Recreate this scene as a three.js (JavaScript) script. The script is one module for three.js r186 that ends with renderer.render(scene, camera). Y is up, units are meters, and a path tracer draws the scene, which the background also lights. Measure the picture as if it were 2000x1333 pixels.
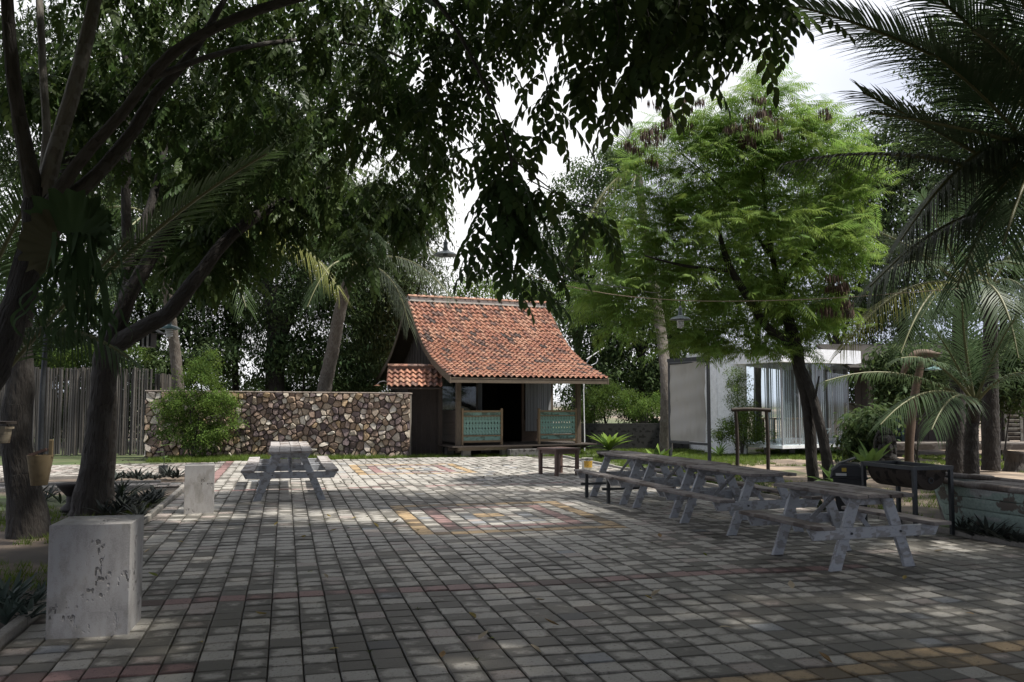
import * as THREE from 'three';
import { mergeGeometries } from 'three/addons/utils/BufferGeometryUtils.js';
import { RoundedBoxGeometry } from 'three/addons/geometries/RoundedBoxGeometry.js';

// ---------------------------------------------------------------- camera, sky, sun, exposure
const scene = new THREE.Scene();
const F = 1700, CX = 1000, CY = 666.5, EYE = 1.53, PITCH = 4.05 * Math.PI / 180;
const camera = new THREE.PerspectiveCamera(2 * Math.atan(666.5 / F) * 180 / Math.PI, 1024 / 682, 0.1, 900);
camera.position.set(0, EYE, 0);
camera.rotation.set(PITCH, 0, 0);
const renderer = new THREE.WebGLRenderer({ antialias: true });
renderer.setSize(1024, 682);
renderer.toneMapping = THREE.LinearToneMapping;
renderer.toneMappingExposure = 1.38;
renderer.shadowMap.enabled = true;

function rng(seed) { let a = seed >>> 0; return () => { a = (a + 0x6D2B79F5) | 0; let t = Math.imul(a ^ (a >>> 15), 1 | a); t = (t + Math.imul(t ^ (t >>> 7), 61 | t)) ^ t; return ((t ^ (t >>> 14)) >>> 0) / 4294967296; }; }
function hash(x, y, s) { let h = (Math.imul(x, 374761393) + Math.imul(y, 668265263) + Math.imul(s, 1442695041)) | 0; h = Math.imul(h ^ (h >>> 13), 1274126177); return ((h ^ (h >>> 16)) >>> 0) / 4294967296; }
const mod = (a, n) => ((a % n) + n) % n;
function vnoise(x, y, per, s) {
  const xi = Math.floor(x), yi = Math.floor(y), fx = x - xi, fy = y - yi, u = fx * fx * (3 - 2 * fx), v = fy * fy * (3 - 2 * fy);
  const x0 = mod(xi, per), x1 = mod(xi + 1, per), y0 = mod(yi, per), y1 = mod(yi + 1, per);
  const a = hash(x0, y0, s), b = hash(x1, y0, s), c = hash(x0, y1, s), d = hash(x1, y1, s);
  return a + (b - a) * u + (c - a) * v + (a - b - c + d) * u * v;
}
function fbm(u, v, base, oct, s) { let t = 0, a = 0.5, n = 0, p = base; for (let o = 0; o < oct; o++) { t += a * vnoise(u * p, v * p, p, s + o); n += a; a *= 0.5; p *= 2; } return t / n; }
const clamp = (x, a = 0, b = 1) => Math.min(b, Math.max(a, x));
const sstep = (a, b, x) => { const t = clamp((x - a) / (b - a)); return t * t * (3 - 2 * t); };
const lerp = (a, b, t) => a + (b - a) * t;
const mixc = (a, b, t) => [lerp(a[0], b[0], t), lerp(a[1], b[1], t), lerp(a[2], b[2], t)];

const SUN = new THREE.Vector3(0.44, 0.88, 0.09).normalize();
{ // bright broken cloud, pale lavender blue in the gaps
  const W = 1024, H = 512, d = new Float32Array(W * H * 4);
  for (let j = 0; j < H; j++) for (let i = 0; i < W; i++) {
    const u = i / W, v = j / H, el = (v - 0.5) * Math.PI, k = 1 / (0.35 + Math.max(0, Math.sin(el)));
    const n = fbm(u, v * 0.5, 6, 6, 11) * 0.62 + fbm(u, v, 14, 4, 23) * 0.38;
    const cloud = sstep(0.42, 0.66, n);
    let c = mixc([0.53, 0.58, 0.72], [0.93, 0.93, 0.945], cloud);
    if (v < 0.5) c = [0.3, 0.29, 0.27];
    const o = (j * W + i) * 4; d[o] = c[0]; d[o + 1] = c[1]; d[o + 2] = c[2]; d[o + 3] = 1;
  }
  const t = new THREE.DataTexture(d, W, H, THREE.RGBAFormat, THREE.FloatType);
  t.mapping = THREE.EquirectangularReflectionMapping; t.magFilter = THREE.LinearFilter; t.minFilter = THREE.LinearFilter; t.needsUpdate = true;
  scene.background = t; scene.environment = t;
  scene.backgroundIntensity = 1; scene.environmentIntensity = 1;
}
const sun = new THREE.DirectionalLight(new THREE.Color(1, 0.955, 0.88), 5);
sun.position.copy(SUN).multiplyScalar(60); sun.castShadow = true; sun.shadow.radius = 4;
sun.shadow.mapSize.set(2048, 2048);
Object.assign(sun.shadow.camera, { left: -35, right: 35, top: 35, bottom: -35, near: 1, far: 140 });
sun.target.position.set(0, 0, -16); sun.position.add(sun.target.position);
scene.add(sun, sun.target);

// ---------------------------------------------------------------- helpers
const V = (x, y, z) => new THREE.Vector3(x, y, z);
const cp = Math.cos(PITCH), sp = Math.sin(PITCH);
function ray(px, py) { const x = (px - CX) / F, y = -(py - CY) / F; return V(x, y * cp + sp, y * sp - cp); }
function G(px, py, h = 0) { const d = ray(px, py), t = (h - EYE) / d.y; return V(d.x * t, h, d.z * t); }       // pixel on a level plane
function D(px, py, z) { const d = ray(px, py), t = -z / d.z; return V(d.x * t, EYE + d.y * t, -z); }            // pixel at a distance
const deg = Math.PI / 180;
const counts = {};
function numbered(n) { const c = counts[n] = (counts[n] ?? -1) + 1; return c ? `${n}_${String(c).padStart(3, '0')}` : n; }
function mesh(name, geo, material, parent) { const m = new THREE.Mesh(geo, material); m.name = name; m.castShadow = m.receiveShadow = true; parent.add(m); return m; }
function tag(o, label, category, group) { o.userData.label = label; o.userData.category = category; if (group) o.userData.group = group; return o; }
function thing(name, label, category, pos, turn = 0, group) { const g = new THREE.Group(); g.name = numbered(name); if (pos) g.position.copy(pos); g.rotation.y = turn; scene.add(g); return tag(g, label, category, group); }
function solo(name, geo, material, label, category, pos, turn = 0, group) { const m = mesh(numbered(name), geo, material, scene); if (pos) m.position.copy(pos); m.rotation.y = turn; return tag(m, label, category, group); }
function struct(name, geo, material) { const m = mesh(numbered(name), geo, material, scene); m.userData.kind = 'structure'; return m; }
function copyOf(root, label, group) { const c = root.clone(); c.name = numbered(root.name.replace(/_\d{3}$/, '')); scene.add(c); c.userData = { ...root.userData }; if (label) c.userData.label = label; if (group) c.userData.group = group; return c; }
function merge(list) { const l = list.map(g => { const n = g.index ? g.toNonIndexed() : g; for (const k of Object.keys(n.attributes)) if (!['position', 'normal', 'uv', 'color'].includes(k)) n.deleteAttribute(k); return n; }); return mergeGeometries(l, false); }
function metreUV(g, ox = 0, oy = 0) { // uv in metres from the dominant axis
  const n = g.index ? g.toNonIndexed() : g, p = n.attributes.position, uv = new Float32Array(p.count * 2);
  const a = V(), b = V(), c = V(), e = V();
  for (let i = 0; i < p.count; i += 3) {
    a.fromBufferAttribute(p, i); b.fromBufferAttribute(p, i + 1); c.fromBufferAttribute(p, i + 2);
    e.copy(b).sub(a).cross(c.clone().sub(a)); const x = Math.abs(e.x), y = Math.abs(e.y), z = Math.abs(e.z);
    [a, b, c].forEach((q, k) => { const s = x >= y && x >= z ? [q.z, q.y] : y >= z ? [q.x, q.z] : [q.x, q.y]; uv[(i + k) * 2] = s[0] + ox; uv[(i + k) * 2 + 1] = s[1] + oy; });
  }
  n.setAttribute('uv', new THREE.BufferAttribute(uv, 2)); return n;
}
const rB = rng(4);
function box(w, h, d, x = 0, y = 0, z = 0, rx = 0, ry = 0, rz = 0) { // grain along the longest side (texture u)
  const g = metreUV(new THREE.BoxGeometry(w, h, d), rB() * 7, rB() * 7); alongGrain(g, w, h, d);
  if (rz) g.rotateZ(rz); if (rx) g.rotateX(rx); if (ry) g.rotateY(ry); g.translate(x, y, z); return g;
}
function alongGrain(g, w, h, d) { // texture u follows the longest axis
  const L = Math.max(w, h, d), ax = L === w ? 'x' : L === h ? 'y' : 'z', p = g.attributes.position, uv = g.attributes.uv, o1 = rB() * 5, o2 = rB() * 5;
  for (let i = 0; i < p.count; i++) { const q = { x: p.getX(i), y: p.getY(i), z: p.getZ(i) }; const u = q[ax]; const r = ax === 'x' ? q.y + q.z : ax === 'y' ? q.x + q.z : q.x + q.y; uv.setXY(i, u + o1, r + o2); }
}
function rbox(w, h, d, r, x = 0, y = 0, z = 0, rx = 0, ry = 0, rz = 0) {
  const g = metreUV(new RoundedBoxGeometry(w, h, d, 1, r)); alongGrain(g, w, h, d);
  if (rz) g.rotateZ(rz); if (rx) g.rotateX(rx); if (ry) g.rotateY(ry); g.translate(x, y, z); return g;
}
function geoFrom(pos, idx, uv) { const g = new THREE.BufferGeometry(); g.setAttribute('position', new THREE.Float32BufferAttribute(pos, 3)); g.setAttribute('uv', new THREE.Float32BufferAttribute(uv ?? new Float32Array(pos.length / 3 * 2), 2)); g.setIndex(idx); g.computeVertexNormals(); return g; }
function tube(pts, radii, seg = 24, sides = 10, bump = 0, seed = 1, ring = 0) { // tapered limb
  const c = new THREE.CatmullRomCurve3(pts), fr = c.computeFrenetFrames(seg, false), pos = [], uv = [], idx = [], L = c.getLength();
  for (let i = 0; i <= seg; i++) {
    const t = i / seg, p = c.getPointAt(t), k = t * (radii.length - 1), k0 = Math.min(radii.length - 2, Math.floor(k)), r0 = lerp(radii[k0], radii[k0 + 1], k - k0);
    for (let j = 0; j <= sides; j++) {
      const a = j / sides * Math.PI * 2, jj = j % sides;
      const r = r0 * (1 + bump * (vnoise(jj * 0.7 + seed * 9.1, i * 0.55, 97, seed) - 0.5) * 2 + (ring ? ring * ((i % 2) ? 1 : 0) : 0));
      const q = p.clone().addScaledVector(fr.normals[i], Math.cos(a) * r).addScaledVector(fr.binormals[i], Math.sin(a) * r);
      pos.push(q.x, q.y, q.z); uv.push(j / sides * 2 * Math.PI * radii[0], t * L);
    }
  }
  const s1 = sides + 1;
  for (let i = 0; i < seg; i++) for (let j = 0; j < sides; j++) { const a = i * s1 + j; idx.push(a, a + s1, a + 1, a + 1, a + s1, a + s1 + 1); }
  return geoFrom(pos, idx, uv);
}
const cyl = (r0, r1, h, n = 12, x = 0, y = 0, z = 0) => new THREE.CylinderGeometry(r0, r1, h, n).translate(x, y, z);
function lathe(pts, n = 20) { return new THREE.LatheGeometry(pts.map(p => new THREE.Vector2(p[0], p[1])), n); }
function prism(outline, depth, bevel = 0) { // outline in x,y, thick along z, centred
  const s = new THREE.Shape(outline.map(p => new THREE.Vector2(p[0], p[1])));
  const g = new THREE.ExtrudeGeometry(s, { depth: depth - 2 * bevel, bevelEnabled: bevel > 0, bevelSize: bevel, bevelThickness: bevel, bevelSegments: 1, bevelOffset: -bevel, curveSegments: 6 });
  g.translate(0, 0, -depth / 2 + bevel); return metreUV(g);
}
// textures (linear values in, sRGB bytes out)
const enc = x => { x = clamp(x); return 255 * (x <= 0.0031308 ? 12.92 * x : 1.055 * Math.pow(x, 1 / 2.4) - 0.055); };
function tex(n, fn, scale = 1, color = true, m = n) { // scale: metres covered by one repeat
  const d = new Uint8Array(n * m * 4);
  for (let j = 0; j < m; j++) for (let i = 0; i < n; i++) { const c = fn(i / n, j / m, i, j), o = (j * n + i) * 4; for (let k = 0; k < 3; k++) d[o + k] = color ? enc(c[k] ?? c) : 255 * clamp(c[k] ?? c); d[o + 3] = 255; }
  const t = new THREE.DataTexture(d, n, m, THREE.RGBAFormat); if (color) t.colorSpace = THREE.SRGBColorSpace;
  t.wrapS = t.wrapT = THREE.RepeatWrapping; t.magFilter = THREE.LinearFilter; t.minFilter = THREE.LinearMipmapLinearFilter; t.generateMipmaps = true;
  t.repeat.set(1 / scale, 1 / scale); t.needsUpdate = true; return t;
}
const lin = (r, g, b) => new THREE.Color().setRGB(r, g, b);
const mat = (c, roughness = 0.85, extra = {}) => new THREE.MeshStandardMaterial({ color: Array.isArray(c) ? lin(...c) : c, roughness, side: THREE.DoubleSide, ...extra });
const leafMat = (c, tr = 0.35, gloss = 0.55, extra = {}) => new THREE.MeshPhysicalMaterial({ color: lin(...c), roughness: 0.97, specularIntensity: 0.2, clearcoat: gloss < 0.5 ? 0.35 : 0.08, clearcoatRoughness: 0.4, transmission: tr, thickness: 0, side: THREE.DoubleSide, ...extra });

// grey-scale detail maps (average near 1 so that the colour stays the material's)
const T = {};
T.grain = tex(512, (u, v) => { const w = fbm(u, v, 4, 3, 3); const g = fbm(u * 0.25, v + w * 0.03, 64, 3, 5); const c = fbm(u, v, 6, 4, 9); const k = 0.45 + 0.5 * g + 0.45 * c; return [k, k * 0.985, k * 0.96]; }, 1.2);
T.paintwood = tex(512, (u, v) => { // flaking white paint over grey wood
  const n = fbm(u * 0.5, v, 16, 5, 31), m = fbm(u, v, 5, 4, 41), f = sstep(0.50, 0.60, n * 0.6 + m * 0.42), g = 0.8 + 0.35 * fbm(u * 0.25, v, 64, 2, 44);
  return mixc([1.0 * g, 1.02 * g, 1.06 * g], [0.64 * g, 0.61 * g, 0.57 * g], f * 0.9); }, 0.5);
T.weathered = tex(512, (u, v) => { const n = fbm(u * 0.3, v, 48, 4, 51), m = fbm(u, v, 6, 5, 52), k = 0.5 + 0.75 * n; return mixc([1.1 * k, 1.08 * k, 1.07 * k], [0.52 * k, 0.46 * k, 0.42 * k], sstep(0.45, 0.62, m)); }, 0.9);
T.bark = tex(512, (u, v) => { const w = fbm(u, v, 6, 3, 61), n = fbm(u + w * 0.05, v * 0.35, 24, 4, 62), l = sstep(0.60, 0.72, fbm(u, v, 9, 5, 63)); const k = 0.35 + 1.0 * n; return mixc([k, k * 0.95, k * 0.9], [2.0, 2.0, 1.85], l * 0.6); }, 0.8);
T.barkBump = tex(512, (u, v) => { const w = fbm(u, v, 6, 3, 61); return [fbm(u + w * 0.05, v * 0.35, 24, 4, 62)]; }, 0.8, false);
T.speckle = tex(512, (u, v) => { const n = fbm(u, v, 40, 3, 71), m = fbm(u, v, 5, 5, 72), k = 0.7 + 0.35 * n + 0.3 * (m - 0.5); return [k, k, k]; }, 0.7);
T.moss = tex(512, (u, v) => { const n = fbm(u, v, 9, 5, 81), m = fbm(u, v, 40, 3, 82), k = 0.75 + 0.5 * m; return mixc([k, k, k], [0.22, 0.2, 0.18], sstep(0.56, 0.68, n)); }, 0.8);
T.fineBump = tex(256, (u, v) => [fbm(u, v, 24, 4, 91)], 0.3, false);
T.cloth = tex(512, (u, v) => { const n = fbm(u, v * 0.3, 16, 4, 101), m = fbm(u, v, 4, 5, 102), k = 0.72 + 0.3 * n + 0.25 * m + 0.04 * Math.sin(u * 900) * Math.sin(v * 900); return [k, k * 0.985, k * 0.95]; }, 1.6);

const M = {
  paint: mat([0.40, 0.41, 0.43], 0.75, { map: T.paintwood, bumpMap: T.grain, bumpScale: 0.0015 }),
  tableTop: mat([0.21, 0.19, 0.18], 0.8, { map: T.weathered, bumpMap: T.grain, bumpScale: 0.002 }),
  greyTop: mat([0.38, 0.36, 0.35], 0.8, { map: T.weathered, bumpMap: T.grain, bumpScale: 0.002 }),
  darkWood: mat([0.05, 0.038, 0.03], 0.8, { map: T.grain }),
  wallPlank: mat([0.045, 0.036, 0.032], 0.85, { map: T.grain, bumpMap: T.grain, bumpScale: 0.003 }),
  midWood: mat([0.12, 0.08, 0.055], 0.75, { map: T.grain }),
  beamWood: mat([0.11, 0.085, 0.06], 0.8, { map: T.grain }),
  railWood: mat([0.24, 0.17, 0.10], 0.75, { map: T.grain }),
  greenPaint: mat([0.19, 0.33, 0.28], 0.7, { map: T.weathered }),
  redWood: mat([0.10, 0.058, 0.046], 0.6, { map: T.grain }),
  steel: mat([0.06, 0.065, 0.07], 0.5, { metalness: 0.5, map: T.speckle }),
  rust: mat([0.05, 0.038, 0.03], 0.8, { metalness: 0.3, map: T.moss }),
  blackPlastic: mat([0.018, 0.02, 0.024], 0.42, {}),
  white: mat([0.97, 0.975, 1.0], 0.7, { map: T.speckle }),
  concrete: mat([0.30, 0.28, 0.25], 0.9, { map: T.speckle, bumpMap: T.fineBump, bumpScale: 0.003 }),
  bark: mat([0.07, 0.064, 0.06], 0.95, { map: T.bark, bumpMap: T.barkBump, bumpScale: 0.02 }),
  darkBark: mat([0.035, 0.031, 0.028], 0.95, { map: T.bark, bumpMap: T.barkBump, bumpScale: 0.03 }),
  paleBark: mat([0.20, 0.19, 0.175], 0.9, { map: T.bark, bumpMap: T.barkBump, bumpScale: 0.01 }),
  palmBark: mat([0.13, 0.115, 0.10], 0.95, { map: T.bark, bumpMap: T.barkBump, bumpScale: 0.02 }),
  bamboo: [[0.085, 0.075, 0.065], [0.055, 0.05, 0.045], [0.115, 0.105, 0.095]].map(c => mat(c, 0.7, { map: T.grain })),
  enamel: mat([0.16, 0.19, 0.2], 0.35, {}),
  tealEnamel: mat([0.16, 0.27, 0.28], 0.35, {}),
  bulb: mat([0.8, 0.8, 0.8], 0.3, {}),
  cord: mat([0.42, 0.33, 0.22], 0.8, {}),
  cable: mat([0.03, 0.03, 0.03], 0.6, {}),
  soil: mat([0.12, 0.09, 0.065], 0.95, { map: T.speckle }),
  clayPot: mat([0.035, 0.03, 0.028], 0.8, { map: T.speckle }),
};
// ---------------------------------------------------------------- ground
const PAV = G(924, 1150), PTURN = 14.6 * deg, PW = 0.2;
const pu = V(-Math.sin(PTURN), 0, -Math.cos(PTURN)), pv = V(Math.cos(PTURN), 0, -Math.sin(PTURN));
const toPav = p => { const d = V(p.x - PAV.x, 0, p.z - PAV.z); return [d.dot(pv) / PW + 13, d.dot(pu) / PW]; };   // column, row
const pavAt = (i, j, y = 0) => V(PAV.x, y, PAV.z).addScaledVector(pv, (i - 13) * PW).addScaledVector(pu, j * PW);
{
  const S = 72, N = 1536;
  const soil = [0.13, 0.10, 0.075], sand = [0.27, 0.21, 0.155], lawn = [0.055, 0.085, 0.022], dark = [0.05, 0.04, 0.03];
  const gt = tex(N, (u, v) => {
    const x = (u - 0.5) * S, z = (0.5 - v) * S - 20;   // plane uv: v runs towards -z
    const a = fbm(u, v, 90, 4, 201), b = fbm(u, v, 24, 4, 202), c = fbm(u, v, 300, 2, 203);
    const grass = x > 0.5 && z < -17.5 ? sstep(0.40, 0.52, b + (x > 6.5 && z > -21.5 ? -0.22 : 0.06) + (x > 10.5 ? -0.25 : 0)) : x <= 0.5 && z < -21 ? sstep(0.45, 0.55, b) : sstep(0.50, 0.60, b);
    let k = mixc(soil, x > 4 && z < -14 ? sand : dark, sstep(0.42, 0.6, a));
    k = mixc(k, lawn, grass * (0.6 + 0.4 * a)); const m = 0.6 + 0.8 * c; return [k[0] * m, k[1] * m, k[2] * m];
  }, 1);
  gt.wrapS = gt.wrapT = THREE.MirroredRepeatWrapping; gt.repeat.set(1, 1);
  const g = new THREE.PlaneGeometry(600, 600, 1, 1).rotateX(-Math.PI / 2).translate(0, -0.03, -20);
  const p = g.attributes.position, uv = g.attributes.uv; for (let i = 0; i < p.count; i++) uv.setXY(i, p.getX(i) / S + 0.5, 0.5 - (p.getZ(i) + 20) / S);
  struct('ground', g, new THREE.MeshStandardMaterial({ map: gt, roughness: 0.95, bumpMap: T.fineBump, bumpScale: 0.01 }));
}
// ---------------------------------------------------------------- paving blocks
{
  const CELLS = 8, N = 1024, cell = N / CELLS;
  const atlas = tex(N, (u, v, i, j) => { // 64 weathered blocks, from clean to fully grown over
    const ci = Math.floor(i / cell), cj = Math.floor(j / cell), k = cj * CELLS + ci, lv = k / 63, x = (i % cell) / cell, y = (j % cell) / cell;
    const e = Math.min(x, 1 - x, y, 1 - y), n = fbm(u, v, 40, 4, 301), f = fbm(u, v, 200, 2, 302), w = fbm(u, v, 20, 3, 303);
    const ox = hash(k, 3, 1) - 0.5, oy = hash(k, 5, 1) - 0.5, r = Math.hypot((x - 0.5 - ox * 0.35) * 0.85, (y - 0.5 - oy * 0.3)) * 2;
    const ed = sstep(0.3, 0.0, e), g = r * 0.42 + ed * 0.35 + (n - 0.5) * 0.62 + (w - 0.5) * 0.35 + lv * 1.35 - 0.55;
    let m = sstep(0.0, 0.62, g); m = Math.max(m, sstep(0.075, 0.02, e - (n - 0.5) * 0.07) * (0.7 + 0.3 * lv));
    const fine = 0.78 + 0.44 * f; const clean = [1.0, 0.975, 0.93], dark = [0.24, 0.232, 0.21]; const c = mixc(clean, dark, m * (0.86 + 0.14 * f));
    const spots = sstep(0.74, 0.8, fbm(u, v, 128, 2, 307)); return mixc(c.map(q => q * fine), [0.16, 0.15, 0.13], spots * 0.6);
  }, 1);
  atlas.repeat.set(1, 1);
  const bump = tex(256, (u, v) => [fbm(u, v, 48, 3, 311)], 1, false); bump.repeat.set(8, 8);
  const tones = { grey: [0.40, 0.385, 0.36], red: [0.27, 0.165, 0.16], yellow: [0.40, 0.285, 0.16], blue: [0.25, 0.265, 0.29], pink: [0.36, 0.315, 0.295] };
  const mats = {}; for (const k in tones) mats[k] = mat(tones[k], 0.58, { map: atlas, bumpMap: bump, bumpScale: 0.002 });
  const wv = 0.0955, wu = 0.0945, bv = 0.006, top = 0.0, ch = -0.006, bot = -0.045;
  function paver(k) { // chamfered block, top at y = 0
    const ci = k % CELLS, cj = Math.floor(k / CELLS), pos = [], uv = [], idx = [], rings = [[wv - bv, wu - bv, top], [wv, wu, ch], [wv, wu, bot]];
    rings.forEach(([a, b, y]) => [[-a, b], [a, b], [a, -b], [-a, -b]].forEach(([x, z]) => { pos.push(x, y, z); uv.push((ci + 0.03 + 0.94 * (x / wv * 0.5 + 0.5)) / CELLS, (cj + 0.03 + 0.94 * (0.5 - z / wu * 0.5)) / CELLS); }));
    idx.push(0, 1, 2, 0, 2, 3); for (let r = 0; r < 2; r++) for (let s = 0; s < 4; s++) { const a = r * 4 + s, b = r * 4 + (s + 1) % 4; idx.push(a, a + 4, b, b, a + 4, b + 4); }
    return geoFrom(pos, idx, uv).toNonIndexed().deleteAttribute('normal');
  }
  const shapes = []; for (let k = 0; k < 64; k++) { const g = paver(k); g.computeVertexNormals(); shapes.push(g); }
  const colour = (i, j) => {
    for (const b of [-28, 15, 58]) { // inlaid frames
      const r = j - b, c = i - 13; if (r < 0 || r > 14 || c < 0 || c > 12) continue;
      if (r === 0 || r === 14 || c === 0 || c === 12) return 'yellow';
      if (c >= 2 && c <= 10 && r >= 2 && r <= 12) { if (r === 2 || r === 12 || c === 2 || c === 10) return 'red'; if ((c === 5 || c === 6) && (r === 7 || r === 8)) return 'yellow'; if ((c === 4 || c === 8) && r >= 6 && r <= 8) return 'blue'; if (r === 4 && c > 3 && c < 9) return 'blue'; }
    }
    if (j === -13 && i >= 22 && i <= 32) return 'yellow';
    if (j === 0 && i > -2 && i <= 31) return 'red';
    if (j === 44 && i < 42) return hash(i, j, 7) < 0.6 ? 'red' : 'pink';
    if (j === -9 && i < 3) return 'red';
    if (i === -2 && j > 46) return 'red';
    if (i === 41 && j > -30) return hash(i, j, 8) < 0.3 ? 'pink' : 'grey';
    if (i < -2) return hash(i, j, 9) < 0.45 ? 'pink' : 'grey';
    return hash(i, j, 6) < 0.06 ? 'pink' : hash(i, j, 6) < 0.075 ? 'blue' : 'grey';
  };
  const list = [], fwd = V(0, 0, -1);
  const inside = (i, j) => {
    if (i >= -3 && i <= 42) return j >= -34 && j <= (i > 38 ? 79 : 84);
    if (i < -3) { const c = pavAt(i + 0.5, j + 0.5); return (j > 62 && j < 83 && i > -34) || (j >= 50 && j <= 53 && i > -22); }  // path to the left
    return false;
  };
  for (let i = -34; i <= 42; i++) for (let j = -34; j <= 84; j++) {
    if (!inside(i, j)) continue;
    const c = pavAt(i + 0.5, j + 0.5); if (c.z > -1.6 || Math.abs(c.x) > 0.66 * -c.z + 1.2) continue;
    const z = -c.z, patch = fbm((c.x + 30) / 60, (c.z + 40) / 60, 18, 3, 320), own = hash(i, j, 5);
    let lv = 0.34 + 0.80 * (own - 0.5) + 0.9 * (patch - 0.5); if (own > 0.86) lv += 0.3; else if (own < 0.1) lv -= 0.1;
    const tone = colour(i, j); if (tone !== 'grey') lv -= 0.12;
    const k = Math.round(clamp(lv) * 63);
    const vis = c.z < -3.0 && Math.abs(c.x) < 0.6 * -c.z + 0.1;
    const y = (hash(i, j, 12) - 0.5) * 0.006 + (fbm((c.x + 30) / 60, (c.z + 40) / 60, 40, 2, 330) - 0.5) * 0.032, rx = (hash(i, j, 13) - 0.5) * 0.055, rz = (hash(i, j, 14) - 0.5) * 0.045, ry = (hash(i, j, 15) - 0.5) * 0.03;
    list.push({ c: c.setY(y), k, tone, rx, rz, ry, vis, z });
  }
  const root = new THREE.Group(); root.name = 'paving'; root.userData.kind = 'structure'; scene.add(root);
  const bed = new THREE.Shape([[-34, -36], [43.2, -36], [43.2, 85.2], [-34, 85.2]].map(([a, b]) => { const q = pavAt(a, b); return new THREE.Vector2(q.x, -q.z); }));
  list.sort((a, b) => a.z - b.z); let n = 0; const rest = [], q = new THREE.Quaternion(), e = new THREE.Euler();
  for (const t of list) {
    e.set(t.rx, PTURN + t.ry, t.rz, 'YXZ');
    if (t.vis && n < 300) { const m = mesh('paving_block', shapes[t.k], mats[t.tone], root); m.position.copy(t.c); m.rotation.copy(e); n++; }
    else { const g = shapes[t.k].clone(); g.applyMatrix4(new THREE.Matrix4().compose(t.c, q.setFromEuler(e), V(1, 1, 1))); const cc = tones[t.tone], col = new Float32Array(g.attributes.position.count * 3); for (let i = 0; i < col.length; i += 3) { col[i] = cc[0]; col[i + 1] = cc[1]; col[i + 2] = cc[2]; } g.setAttribute('color', new THREE.BufferAttribute(col, 3)); rest.push(g); }
  }
  const field = mesh('paving_field', mergeGeometries(rest), new THREE.MeshStandardMaterial({ vertexColors: true, map: atlas, roughness: 0.58, bumpMap: bump, bumpScale: 0.002 }), root); field.userData.kind = 'stuff';
  // dark sand in the joints
  const jointMat = mat([0.075, 0.066, 0.052], 0.95, { map: T.speckle });
  const strip = (i0, i1, j0, j1, nm) => { const a = [pavAt(i0, j0, -0.017), pavAt(i1, j0, -0.016), pavAt(i1, j1, -0.016), pavAt(i0, j1, -0.016)], pos = a.flatMap(p => [p.x, p.y, p.z]); mesh(nm, geoFrom(pos, [0, 1, 2, 0, 2, 3], a.flatMap(p => [p.x, p.z])), jointMat, root); };
  strip(-3, 43, -40, 85, 'joint_sand'); strip(-34, -3, 62.5, 83, 'joint_sand'); strip(-22, -3, 50, 54, 'joint_sand');
  // kerbs
  const kerb = new THREE.Group(); kerb.name = 'kerb'; kerb.userData.kind = 'structure'; scene.add(kerb);
  const kerbRun = (i, j0, j1, w = 0.08) => { for (let j = j0; j < j1; j += 4) { const a = pavAt(i, j + 2); const m = mesh('kerb_stone', rbox(w, 0.13, 0.785, 0.012), M.concrete, kerb); m.position.set(a.x, -0.012 + (hash(j, i | 0, 3) - 0.5) * 0.02, a.z); m.rotation.y = PTURN + (hash(j, i | 0, 4) - 0.5) * 0.02; } };
  kerbRun(-3.3, -34, 50); kerbRun(-3.3, 54, 62); kerbRun(43.3, -14, 82, 0.07);
  const kerbAcross = (j, i0, i1) => { for (let i = i0; i < i1; i += 4) { const a = pavAt(i + 2, j); const m = mesh('kerb_stone', rbox(0.785, 0.1, 0.08, 0.012), M.concrete, kerb); m.position.set(a.x, -0.005, a.z); m.rotation.y = PTURN; } };
  kerbAcross(49.7, -22, -6); kerbAcross(62.2, -34, -6); kerbAcross(54.3, -22, -6);
}
// ---------------------------------------------------------------- stone wall
const palette = [[0.36, 0.29, 0.22], [0.44, 0.38, 0.30], [0.22, 0.155, 0.115], [0.13, 0.095, 0.085], [0.30, 0.215, 0.15], [0.18, 0.135, 0.13], [0.55, 0.50, 0.42], [0.27, 0.2, 0.165], [0.38, 0.27, 0.16], [0.12, 0.09, 0.09], [0.48, 0.42, 0.36]];
const stoneMats = palette.map(c => mat(c, 0.9, { map: T.speckle, bumpMap: T.fineBump, bumpScale: 0.006, flatShading: true }));
function clipHalf(poly, p, q) { // keep the side of poly nearer to p than to q
  const mx = (p[0] + q[0]) / 2, my = (p[1] + q[1]) / 2, nx = q[0] - p[0], ny = q[1] - p[1], out = [], f = a => (a[0] - mx) * nx + (a[1] - my) * ny;
  for (let i = 0; i < poly.length; i++) { const a = poly[i], b = poly[(i + 1) % poly.length], fa = f(a), fb = f(b); if (fa <= 0) out.push(a); if ((fa < 0 && fb > 0) || (fa > 0 && fb < 0)) { const t = fa / (fa - fb); out.push([lerp(a[0], b[0], t), lerp(a[1], b[1], t)]); } }
  return out;
}
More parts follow.
